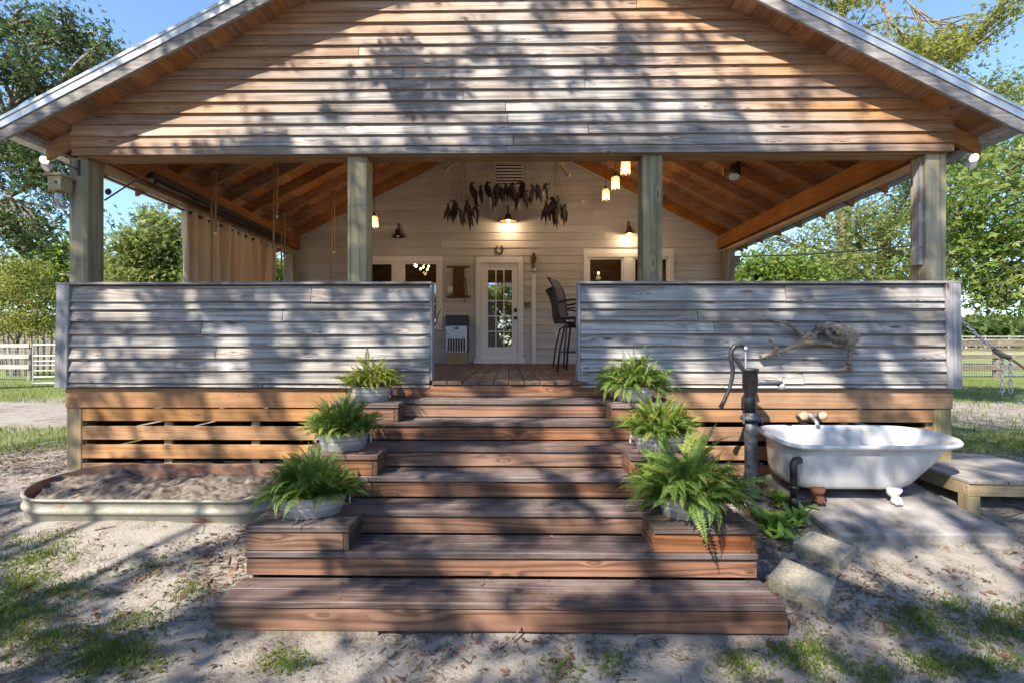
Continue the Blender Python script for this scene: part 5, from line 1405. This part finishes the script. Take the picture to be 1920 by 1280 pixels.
make_tree('oak_tree', 'oak behind the viewer on the stock tank side, shading the gable', 'tree', ((-8.6, -4.2, -.1), (-7.2, -3.4, 6.0)), bl, M['leaf_oak'], leaf=.12, per=70, sig=.42, group='oaks behind the viewer', seed=21, tr=.42, keep=keep_shade, twigs=2, every=11, lr=.22)
make_tree('oak_tree', 'oak behind the viewer on the pump side, shading the steps', 'tree', ((-.2, -6.5, -.1), (-1.8, -4.6, 6.5)), br_, M['leaf_oak'], leaf=.12, per=70, sig=.42, group='oaks behind the viewer', seed=22, tr=.42, keep=keep_shade, twigs=2, every=11, lr=.22)

# ------------------------------------------------------------------ trees in view
make_tree('oak_tree', 'dark oak with drooping leafy branches above the drive', 'tree', ((-15.5, 13, .3), (-14.0, 12.4, 8)),
  [blob(60, 120, 11, 75, 60, 1.2, 42), blob(150, 70, 11, 55, 30, .8, 18), blob(190, 95, 10.6, 26, 22, .5, 7), blob(110, 170, 11, 80, 36, 1.0, 26), blob(30, 40, 11.5, 70, 50, 1.2, 26), blob(20, 300, 11.3, 62, 60, 1.2, 34), blob(75, 260, 11, 50, 36, .9, 20), blob(95, 330, 10.8, 40, 34, .7, 16), blob(20, 420, 11, 50, 46, .9, 22), blob(70, 430, 10.6, 36, 26, .6, 9), blob(-90, 200, 12, 100, 180, 2, 60), blob(130, 385, 10.5, 18, 30, .4, 5), blob(60, 460, 11, 26, 14, .5, 5)],
  M['leaf_oak'], .115, 40, .24, LOBED, seed=31, tr=.45, twigs=14, lr=.3)
make_tree('maple_tree', 'bright green rounded tree beyond the drive', 'tree', ((-20.5, 24, .3), (-20.5, 24, 4.5)), [blob(110, 490, 24, 75, 60, 1.8, 60), blob(80, 530, 24, 80, 60, 1.8, 50), blob(170, 510, 24, 50, 50, 1.8, 30)], M['leaf_green'], .22, 60, .42, KITE, seed=32, tr=.2, twigs=8)
make_tree('leafy_tree', 'broad green tree seen between porch post and curtain', 'tree', ((-14.5, 20, .3), (-14.5, 20, 5)), [blob(290, 470, 20, 66, 46, 1.6, 66), blob(240, 520, 20, 60, 55, 1.6, 50), blob(330, 520, 20, 70, 70, 1.6, 66), blob(310, 432, 20, 26, 26, .8, 12), blob(285, 405, 20, 14, 16, .4, 4), blob(480, 520, 22, 50, 60, 1.6, 40), blob(520, 530, 22, 36, 50, 1.4, 24), blob(400, 530, 21, 80, 50, 1.6, 40)], M['leaf_right'], .19, 60, .36, LOBED, seed=33, tr=.22, twigs=12)
# many-stemmed yellow shrub by the fence
cm = make_tree('crepe_myrtle', 'many-stemmed yellow-green shrub behind the white fence', 'shrub', ((-20.3, 19.5, .3), (-20.1, 19.5, 2.4)), [blob(30, 545, 19.5, 75, 55, 1.2, 66), blob(70, 600, 19.3, 50, 30, 1.0, 36), blob(-20, 590, 19.5, 60, 46, 1.2, 36), blob(95, 560, 19.6, 24, 36, .8, 16), blob(40, 505, 19.5, 55, 26, 1.0, 26)], M['leaf_yellow'], .11, 70, .28, KITE, seed=34, tr=.07, twigs=12)
b = MB()
for i in range(9):
    a0 = at(15+i*11, 668, 19.5); a0.z = .3; e = at(0+i*14, 590, 19.5)
    b.tube([a0, a0.lerp(e, .5)+Vector((random.uniform(-.1, .1), 0, 0)), e], [.045, .035, .02], 6)
b.build('stems', plain('pale_stem_bark', (.30,.25,.19), .9), cm, smooth=True)
# pump side
make_tree('maple_tree', 'large maple with broad leaves beside the porch corner on the pump side', 'tree', ((13.2, 10.5, .3), (12.6, 10.4, 5)),
  [blob(1850, 360, 9.5, 80, 60, 1.2, 44), blob(1890, 440, 9.3, 70, 60, 1.2, 44), blob(1830, 470, 9.6, 46, 60, 1.0, 26), blob(1895, 540, 9.2, 50, 36, .8, 24), blob(1830, 545, 9.5, 26, 30, .6, 8), blob(1870, 570, 9.2, 40, 18, .6, 8), blob(1960, 400, 10, 70, 140, 1.4, 60), blob(1910, 300, 9.8, 50, 50, 1.0, 20), blob(1800, 420, 9.8, 20, 50, .6, 8)], M['leaf_maple'], .125, 21, .26, LOBED, seed=41, tr=.3, twigs=12, lr=.4)
make_tree('tall_oak', 'tall pale-trunked tree rising behind the roof on the pump side', 'tree', ((16.2, 23, .3), (15.7, 23, 19)),
  [blob(1560, 10, 19, 80, 40, 2, 40), blob(1490, 0, 19, 50, 30, 1.5, 16), blob(1620, 90, 19, 70, 40, 1.6, 30), blob(1720, 130, 18, 70, 50, 1.5, 44), blob(1790, 90, 18, 60, 30, 1.2, 22), blob(1840, 60, 18, 40, 20, 1, 8), blob(1760, 200, 18, 90, 40, 1.5, 44), blob(1850, 190, 18, 60, 30, 1.2, 18), blob(1900, 10, 16, 50, 16, .8, 10), blob(1680, 100, 18, 40, 24, 1, 10)], M['leaf_yellow'], .15, 36, .34, LOBED, seed=42, tr=.38, twigs=14, lr=.35)
make_tree('oak_tree', 'dense green tree behind the porch on the pump side', 'tree', ((16.2, 21, .3), (16.2, 21, 7)),
  [blob(1600, 440, 21, 90, 60, 2, 80), blob(1500, 500, 21, 80, 50, 2, 60), blob(1680, 480, 21, 70, 70, 2, 60), blob(1560, 520, 20, 110, 40, 1.6, 60), blob(1690, 400, 21, 60, 50, 1.6, 36), blob(1760, 300, 21, 90, 60, 2, 70), blob(1720, 520, 20, 70, 36, 1.6, 40), blob(1470, 455, 21, 34, 24, 1, 12)], M['leaf_right'], .16, 36, .40, LOBED, seed=43, tr=.35, twigs=14, lr=.5)
make_tree('leafy_tree', 'darker green tree filling the gap beside the pump side corner post', 'tree', ((21.5, 24, .3), (21.5, 24, 8)),
  [blob(1800, 350, 24, 80, 80, 2.4, 80), blob(1860, 260, 24, 80, 60, 2.4, 66), blob(1800, 470, 24, 60, 70, 2.2, 60), blob(1900, 200, 24, 60, 60, 2, 36), blob(1840, 540, 24, 40, 26, 1.4, 16)], M['leaf_green'], .16, 27, .44, LOBED, seed=44, tr=.4, twigs=10, lr=.5)
make_tree('shrub', 'low green shrub just outside the back porch post', 'shrub', ((8.0, 14, .3), (8.0, 14, 1.6)), [blob(1430, 505, 14, 60, 30, .9, 40), blob(1480, 525, 14, 70, 26, .9, 36), blob(1390, 525, 14, 26, 24, .6, 14)], M['leaf_green'], .15, 55, .26, KITE, seed=45, tr=.07, twigs=8)
# distant tree line
g = np.random.default_rng(5); n = 11000
X = np.concatenate([g.uniform(95, 270, 7000), g.uniform(-270, -95, 4000)]); hh = 7+3.5*vnoise(X*.05, X*0, 9)+2.0*vnoise(X*.25, X*0, 4)
pos = np.stack([X, 165+g.normal(0, 5, n), .3+hh*g.random(n)**.6], 1)
V, Fq = scatter(pos, g.uniform(1.6, 3.4, n), LOBED, .5, g=g)
nb = 9000; th = g.uniform(R(150), R(390), nb); rad = g.uniform(38, 46, nb)
pos2 = np.stack([rad*np.cos(th), rad*np.sin(th), .2+11*g.random(nb)**.7*(.6+.5*vnoise(th*6, th*0, 3))], 1)
V2, F2 = scatter(pos2, g.uniform(.8, 1.7, nb), LOBED, .5, g=g)
tag(npmesh('wood_behind', V2, F2, M['leaf_right']), 'wood edge surrounding the yard behind the viewer', kind='stuff')
tag(npmesh('distant_treeline', V, Fq, M['leaf_far']), 'far pale green wood along the field edge', kind='stuff')

# ------------------------------------------------------------------ fences
wf = thing('white_fence', 'white plank fence with wire mesh beside the drive', 'fence')
FY = 17
def zv(v, Y): return 1.5-(v-650.5)*Y/900
for (v0, v1) in ((644, 651), (664, 672), (684, 692)):
    for k, (u0, u1) in enumerate(((-190, -70), (-69.5, 55))):
        MB().box(at(u0, 650, FY).x, at(u1, 650, FY).x, FY-.02, FY+.02, zv(v1, FY), zv(v0, FY)).build('rail', M['fence_w'], wf)
for u in (57, -68, -188):
    x = at(u, 650, FY+.1).x; MB().lathe([(.085, 0), (.08, 1.15), (.07, 1.2), (.03, 1.22)], 10, (x, FY+.1, .28)).build('post', M['fence_g'], wf)
b = MB(); xa_, xb_ = at(-188, 650, FY).x, at(55, 650, FY).x
for i in range(60): x = xa_+(xb_-xa_)*i/59; b.box(x-.0035, x+.0035, FY+.024, FY+.03, .36, zv(645, FY))
for i in range(12): z = .38+i*.1; b.box(xa_, xb_, FY+.0305, FY+.036, z-.003, z+.003)
b.build('wire_mesh', M['galv'], wf)
gt = thing('metal_gate', 'tubular metal farm gate beside the white fence', 'gate'); GYt = 14.6
xa_ = at(62, 650, GYt).x; xb_ = xa_+2.4
for v in (646, 667, 677, 685, 695, 707, 719): MB().tube([(xa_, GYt, zv(v, GYt)), (xb_, GYt+.9, zv(v, GYt)+.0)], .018, 8).build('gate_bar', M['galv'], gt)
for f in (0, .5, 1): MB().tube([(xa_+(xb_-xa_)*f, GYt+.9*f, zv(721, GYt)), (xa_+(xb_-xa_)*f, GYt+.9*f, zv(644, GYt))], .022, 8).build('gate_upright', M['galv'], gt)
pf = thing('board_fence', 'grey vertical-board privacy fence behind the yellow shrub', 'fence')
x = at(-120, 630, 27).x
while x < at(130, 630, 27).x:
    MB().box(x, x+.145, 27, 27.03, .28, zv(618+random.uniform(-.6, .6), 27)).build('fence_board', M['fence_g'], pf); x += .155
bf = thing('plank_fence', 'dark weathered plank fence across the lawn on the pump side', 'fence'); FY = 19
for (v0, v1) in ((639, 649), (652, 658), (664, 671), (684, 692)):
    for u0, u1 in ((1690, 1869), (1869.5, 2040)):
        MB().box(at(u0, 650, FY).x, at(u1, 650, FY).x, FY-.02, FY+.02, zv(v1, FY), zv(v0, FY)).build('rail', M['fence_b'], bf)
for u in (1700, 1870, 2035):
    x = at(u, 650, FY+.1).x; MB().lathe([(.13, 0), (.12, 1.3), (.10, 1.4), (.04, 1.42)], 10, (x, FY+.12, .28)).build('post', M['fence_b'], bf)
b = MB(); xa_, xb_ = at(1700, 650, FY).x, at(2035, 650, FY).x
for i in range(70): x = xa_+(xb_-xa_)*i/69; b.box(x-.003, x+.003, FY+.024, FY+.03, .36, zv(650, FY))
for i in range(10): z = .4+i*.1; b.box(xa_, xb_, FY+.0305, FY+.036, z-.003, z+.003)
b.build('wire_mesh', M['galv'], bf)
ff = thing('white_rail_fence', 'far white rail fence along the sunlit field', 'fence'); FY = 62
for v0, v1 in ((630, 632.5), (636, 638)): MB().box(40, 110, FY-.03, FY+.03, zv(v1, FY), zv(v0, FY)).build('rail', M['fence_w'], ff)
for i in range(24): MB().box(40+i*3-.07, 40+i*3+.07, FY+.04, FY+.18, .25, zv(629, FY)).build('post', M['fence_w'], ff)

# ------------------------------------------------------------------ chain swing and cables on the pump side
def chain(pts, name, parent, link=.05, r=.0055):
    pts = [Vector(p) for p in pts]; L = [0]
    for i in range(len(pts)-1): L.append(L[-1]+(pts[i+1]-pts[i]).length)
    b = MB(); s = 0; k = 0
    while s < L[-1]:
        i = max(j for j in range(len(L)) if L[j] <= s+1e-9); i = min(i, len(pts)-2)
        p = pts[i].lerp(pts[i+1], (s-L[i])/(L[i+1]-L[i])); d = (pts[i+1]-pts[i]).normalized()
        x = d.orthogonal().normalized(); x = x if k % 2 else d.cross(x)
        b.tube([p+d*(link*.62*math.cos(q))+x*(link*.30*math.sin(q)) for q in [2*math.pi*j/8 for j in range(9)]], r, 5, False)
        s += link*.86; k += 1
    b.build(name, M['galv'], parent, smooth=True)
cw = thing('chain_swing', 'branch seat hung on chains beyond the porch corner', 'swing')
chain([at(1800, 598, 5.2), at(1835, 632, 5.2), at(1866, 654, 5.2)], 'chain', cw, .055, .0055)
MB().tube([at(1862, 655, 5.2), at(1876, 664, 5.2), at(1893, 671, 5.2)], [.018, .030, .022], 8, jit=.15).build('branch_seat', M['drift'], cw, smooth=True)
MB().tube([at(1870, 656, 5.2), at(1900, 675, 5.2), at(1935, 700, 5.1), at(1985, 740, 5.0)], .014, 8).build('rope', M['rope'], cw, smooth=True)
chain([at(1880, 670, 5.2), at(1879, 740, 5.2)], 'chain', cw, .05, .005); chain([at(1894, 671, 5.2), at(1895, 735, 5.2)], 'chain', cw, .05, .005)
def cable(l, Y, r, label):
    tag(MB().tube([at(u, v, Y) for u, v in l], r, 6).build('power_cable', M['black'], None, smooth=True), label, 'cable', 'overhead cables on the pump side')
cable([(1300, 483), (1381, 481), (1480, 479), (1594, 472), (1710, 461), (1778, 449), (1894, 426), (1990, 400)], 12, .018, 'thick overhead cable crossing behind the porch on the pump side')
cable([(1300, 448), (1436, 452), (1540, 449), (1650, 438), (1720, 426), (1900, 392), (1990, 370)], 14, .008, 'thin overhead cable above the thick one')

# ------------------------------------------------------------------ grass, leaves, straw on the ground
g = np.random.default_rng(77)
def on_ground(x, y, dz=0.0): return np.stack([x, y, gz_np(x, y)+dz], 1)
def free(x, y):      # not under steps, tank, slab, house
    k = ~((x > SXL-.03) & (x < SXR+.03) & (y > 2.47) & (y < 4.6))
    k &= ~((x > tx0-.02) & (x < tx1+.02) & (y > ya-.02) & (y < 4.6)); k &= ~((x > sxl-.05) & (x < sxr+.03) & (y > syf-.03) & (y < 4.5))
    k &= ~((np.abs(x) < 4.3) & (y > 4.42))
    return k
cx, cyv = [], []
for (u, v, ru, rv, n) in ((40, 1080, 60, 40, 26), (20, 1150, 60, 40, 24), (100, 1200, 90, 50, 36), (230, 1230, 70, 36, 24), (60, 1040, 70, 20, 14), (110, 1105, 60, 12, 14), (350, 1105, 20, 10, 5), (270, 1160, 50, 14, 8), (190, 1235, 40, 20, 12), (540, 1240, 40, 20, 9), (1050, 1250, 14, 12, 4), (1140, 1245, 20, 16, 5), (1720, 1170, 50, 16, 14), (1840, 1200, 80, 40, 16), (1640, 1260, 60, 18, 8), (1500, 1215, 40, 26, 12), (1540, 1250, 60, 22, 10), (1880, 1180, 50, 20, 12), (1400, 1250, 40, 20, 8), (1790, 1140, 30, 10, 8), (1830, 1250, 60, 20, 8), (1740, 1250, 40, 20, 8), (80, 1010, 60, 10, 8), (230, 1060, 50, 12, 6)):
    for i in range(n):
        p = ground_at(min(1990, u+g.normal()*ru*.6), min(1310, v+g.normal()*rv*.6)); cx.append(p.x); cyv.append(p.y)
cx = np.array(cx); cyv = np.array(cyv)
per = 30
x = np.repeat(cx, per)+g.normal(0, .045, len(cx)*per); y = np.repeat(cyv, per)+g.normal(0, .045, len(cx)*per)
xs2 = g.uniform(-6, 6, 20000); ys2 = g.uniform(1.6, 5.2, 20000); kk = vnoise(xs2*2.1, ys2*2.1, 12) > .72
x = np.concatenate([x, xs2[kk]]); y = np.concatenate([y, ys2[kk]]); k = free(x, y); x, y = x[k], y[k]
sz_ = g.uniform(.016, .048, len(x))
# lawn
n = 26000
lx = np.concatenate([g.uniform(-19, -6.5, n//2), g.uniform(5.5, 17, n//2)]); ly = np.concatenate([10+12*g.random(n//2)**1.5, 6.0+13*g.random(n//2)**1.3])
kk = (vnoise(lx*.7, ly*.7, 30) > .33); lx, ly = lx[kk], ly[kk]
e = np.concatenate([g.uniform(-8, -4.6, 2600), g.uniform(4.8, 8, 3600)]); f = np.concatenate([g.uniform(5.3, 7.0, 2600), g.uniform(4.9, 6.6, 3600)])
x = np.concatenate([x, lx, e]); y = np.concatenate([y, ly, f]); sz_ = np.concatenate([sz_, g.uniform(.05, .11, len(lx)), g.uniform(.04, .08, len(e))])
N = len(x); a = g.uniform(0, 6.28, N); tl = g.uniform(-.5, .5, N)
ca, sa = np.cos(a), np.sin(a); z0_ = np.zeros(N); o1 = np.ones(N)
Rm = np.stack([np.stack([ca, -sa, tl*ca], 1), np.stack([sa, ca, tl*sa], 1), np.stack([z0_, z0_, o1], 1)], 1)
V, Fq = scatter(on_ground(x, y, -.004), sz_, BLADE, Rm=Rm)
kx = np.repeat(cx, 12)+g.normal(0, .055, len(cx)*12); ky = np.repeat(cyv, 12)+g.normal(0, .055, len(cx)*12); k = free(kx, ky); kx, ky = kx[k], ky[k]
Vc, Fc = scatter(on_ground(kx, ky, .008), g.uniform(.014, .032, len(kx)), KITE, 1.5, g=g)
Fq = np.concatenate([Fq, Fc+len(V)]); V = np.concatenate([V, Vc])
tag(npmesh('grass', V, Fq, M['grass']), 'sparse green grass tufts in the sand and lawn beyond', kind='stuff')
# fallen leaves
n = 11000; x = g.uniform(-6, 6, n); y = 1.55+4.0*g.random(n)
dens = .10+.9*(vnoise(x*1.1, y*1.4, 40) > .58)*vnoise(x*4, y*4, 41)+.8*((np.abs(x+1.72) < .35) & (y > 2.8) & (y < 3.7))+.8*((x > 1.45) & (x < 2.35) & (y > 2.6) & (y < 4.4))
k = free(x, y) & (g.random(n) < dens*.7); x, y = x[k], y[k]
CURL = (np.array([[0,0,0],[.3,-.26,.12],[.55,-.16,.08],[.75,-.22,.16],[1,0,.10],[.75,.22,.2],[.55,.14,.06],[.3,.26,.14]], float), np.array([[0,1,2,6],[0,6,6,7],[2,3,4,6],[6,4,4,5]])[[0, 2]])
V, Fq = scatter(on_ground(x, y, .006), g.uniform(.022, .058, len(x)), LOBED, 1.3, g=g)
tag(npmesh('fallen_leaves', V, Fq, M['litter']), 'scattered red-brown fallen oak leaves on the sand', kind='stuff')
# a few leaves on steps and deck
# twigs, pine straw and bark crumbs
n = 52000; x = g.uniform(-6, 6, n); y = 1.5+4.2*g.random(n)
dn = np.clip((vnoise(x*.9+y*.5, y*1.6-x*.3, 50)-.42)*3.2, 0, 1)*.8+.05+.9*((x > 1.45) & (x < 2.4) & (y > 2.6) & (y < 4.4))+.6*((np.abs(x+1.75) < .3) & (y > 2.6) & (y < 3.8))
k = free(x, y) & (g.random(n) < dn*.8); x, y = x[k], y[k]
N = len(x); STRAW = (np.array([[0,-.07,0],[1,-.05,.05],[1,.05,.05],[0,.07,.03]], float), np.array([[0,1,2,3]]))
CHIP = STRAW
V, Fq = scatter(on_ground(x, y, .005), g.uniform(.014, .065, N)*np.where(g.random(N) < .05, 2.2, 1), STRAW, 2.2, g=g)
tag(npmesh('twigs_and_straw', V, Fq, M['twig']), 'dark twigs and pine straw strewn over the sand', kind='stuff')
n = 22000; x = g.uniform(-6, 6, n); y = 1.5+4.2*g.random(n)
dn = np.clip((vnoise(x*.9+y*.5, y*1.6-x*.3, 50)-.40)*3, .05, 1)
k = free(x, y) & (g.random(n) < dn*.8); x, y = x[k], y[k]
V, Fq = scatter(on_ground(x, y, .004), g.uniform(.018, .045, len(x)), KITE, 1.2, g=g)
tag(npmesh('bark_crumbs', V, Fq, M['twig']), 'small bark crumbs and leaf bits on the sand', kind='stuff')
# litter lying on the steps
n = 0; LAB = ['dry leaf near the middle of the bottom tread', 'dry leaf on the bottom tread below the stock tank side box', 'dry leaf on the second tread towards the pump side', 'dry leaf on the second tread beside the lowest planter box', 'dry leaf on the bottom tread left of the middle one', 'dry leaf on the bottom tread on the pump side', 'dry leaf on the third tread']
for (u, v, k_) in ((973, 1086, 1), (640, 1070, 1), (1040, 1012, 2), (700, 1000, 2), (905, 1098, 1), (1200, 1090, 1), (880, 940, 3)):
    p = at(u, v, ty(k_)+.15); o = npmesh('fallen_leaf', *scatter(np.array([[p.x, ty(k_)+.13+.05*(n % 3), tz(k_)+.010]]), np.array([.035]), LOBED, 1.8, g=g), M['litter'])
    tag(o, LAB[n], 'leaf', 'dry leaves lying on the steps'); n += 1
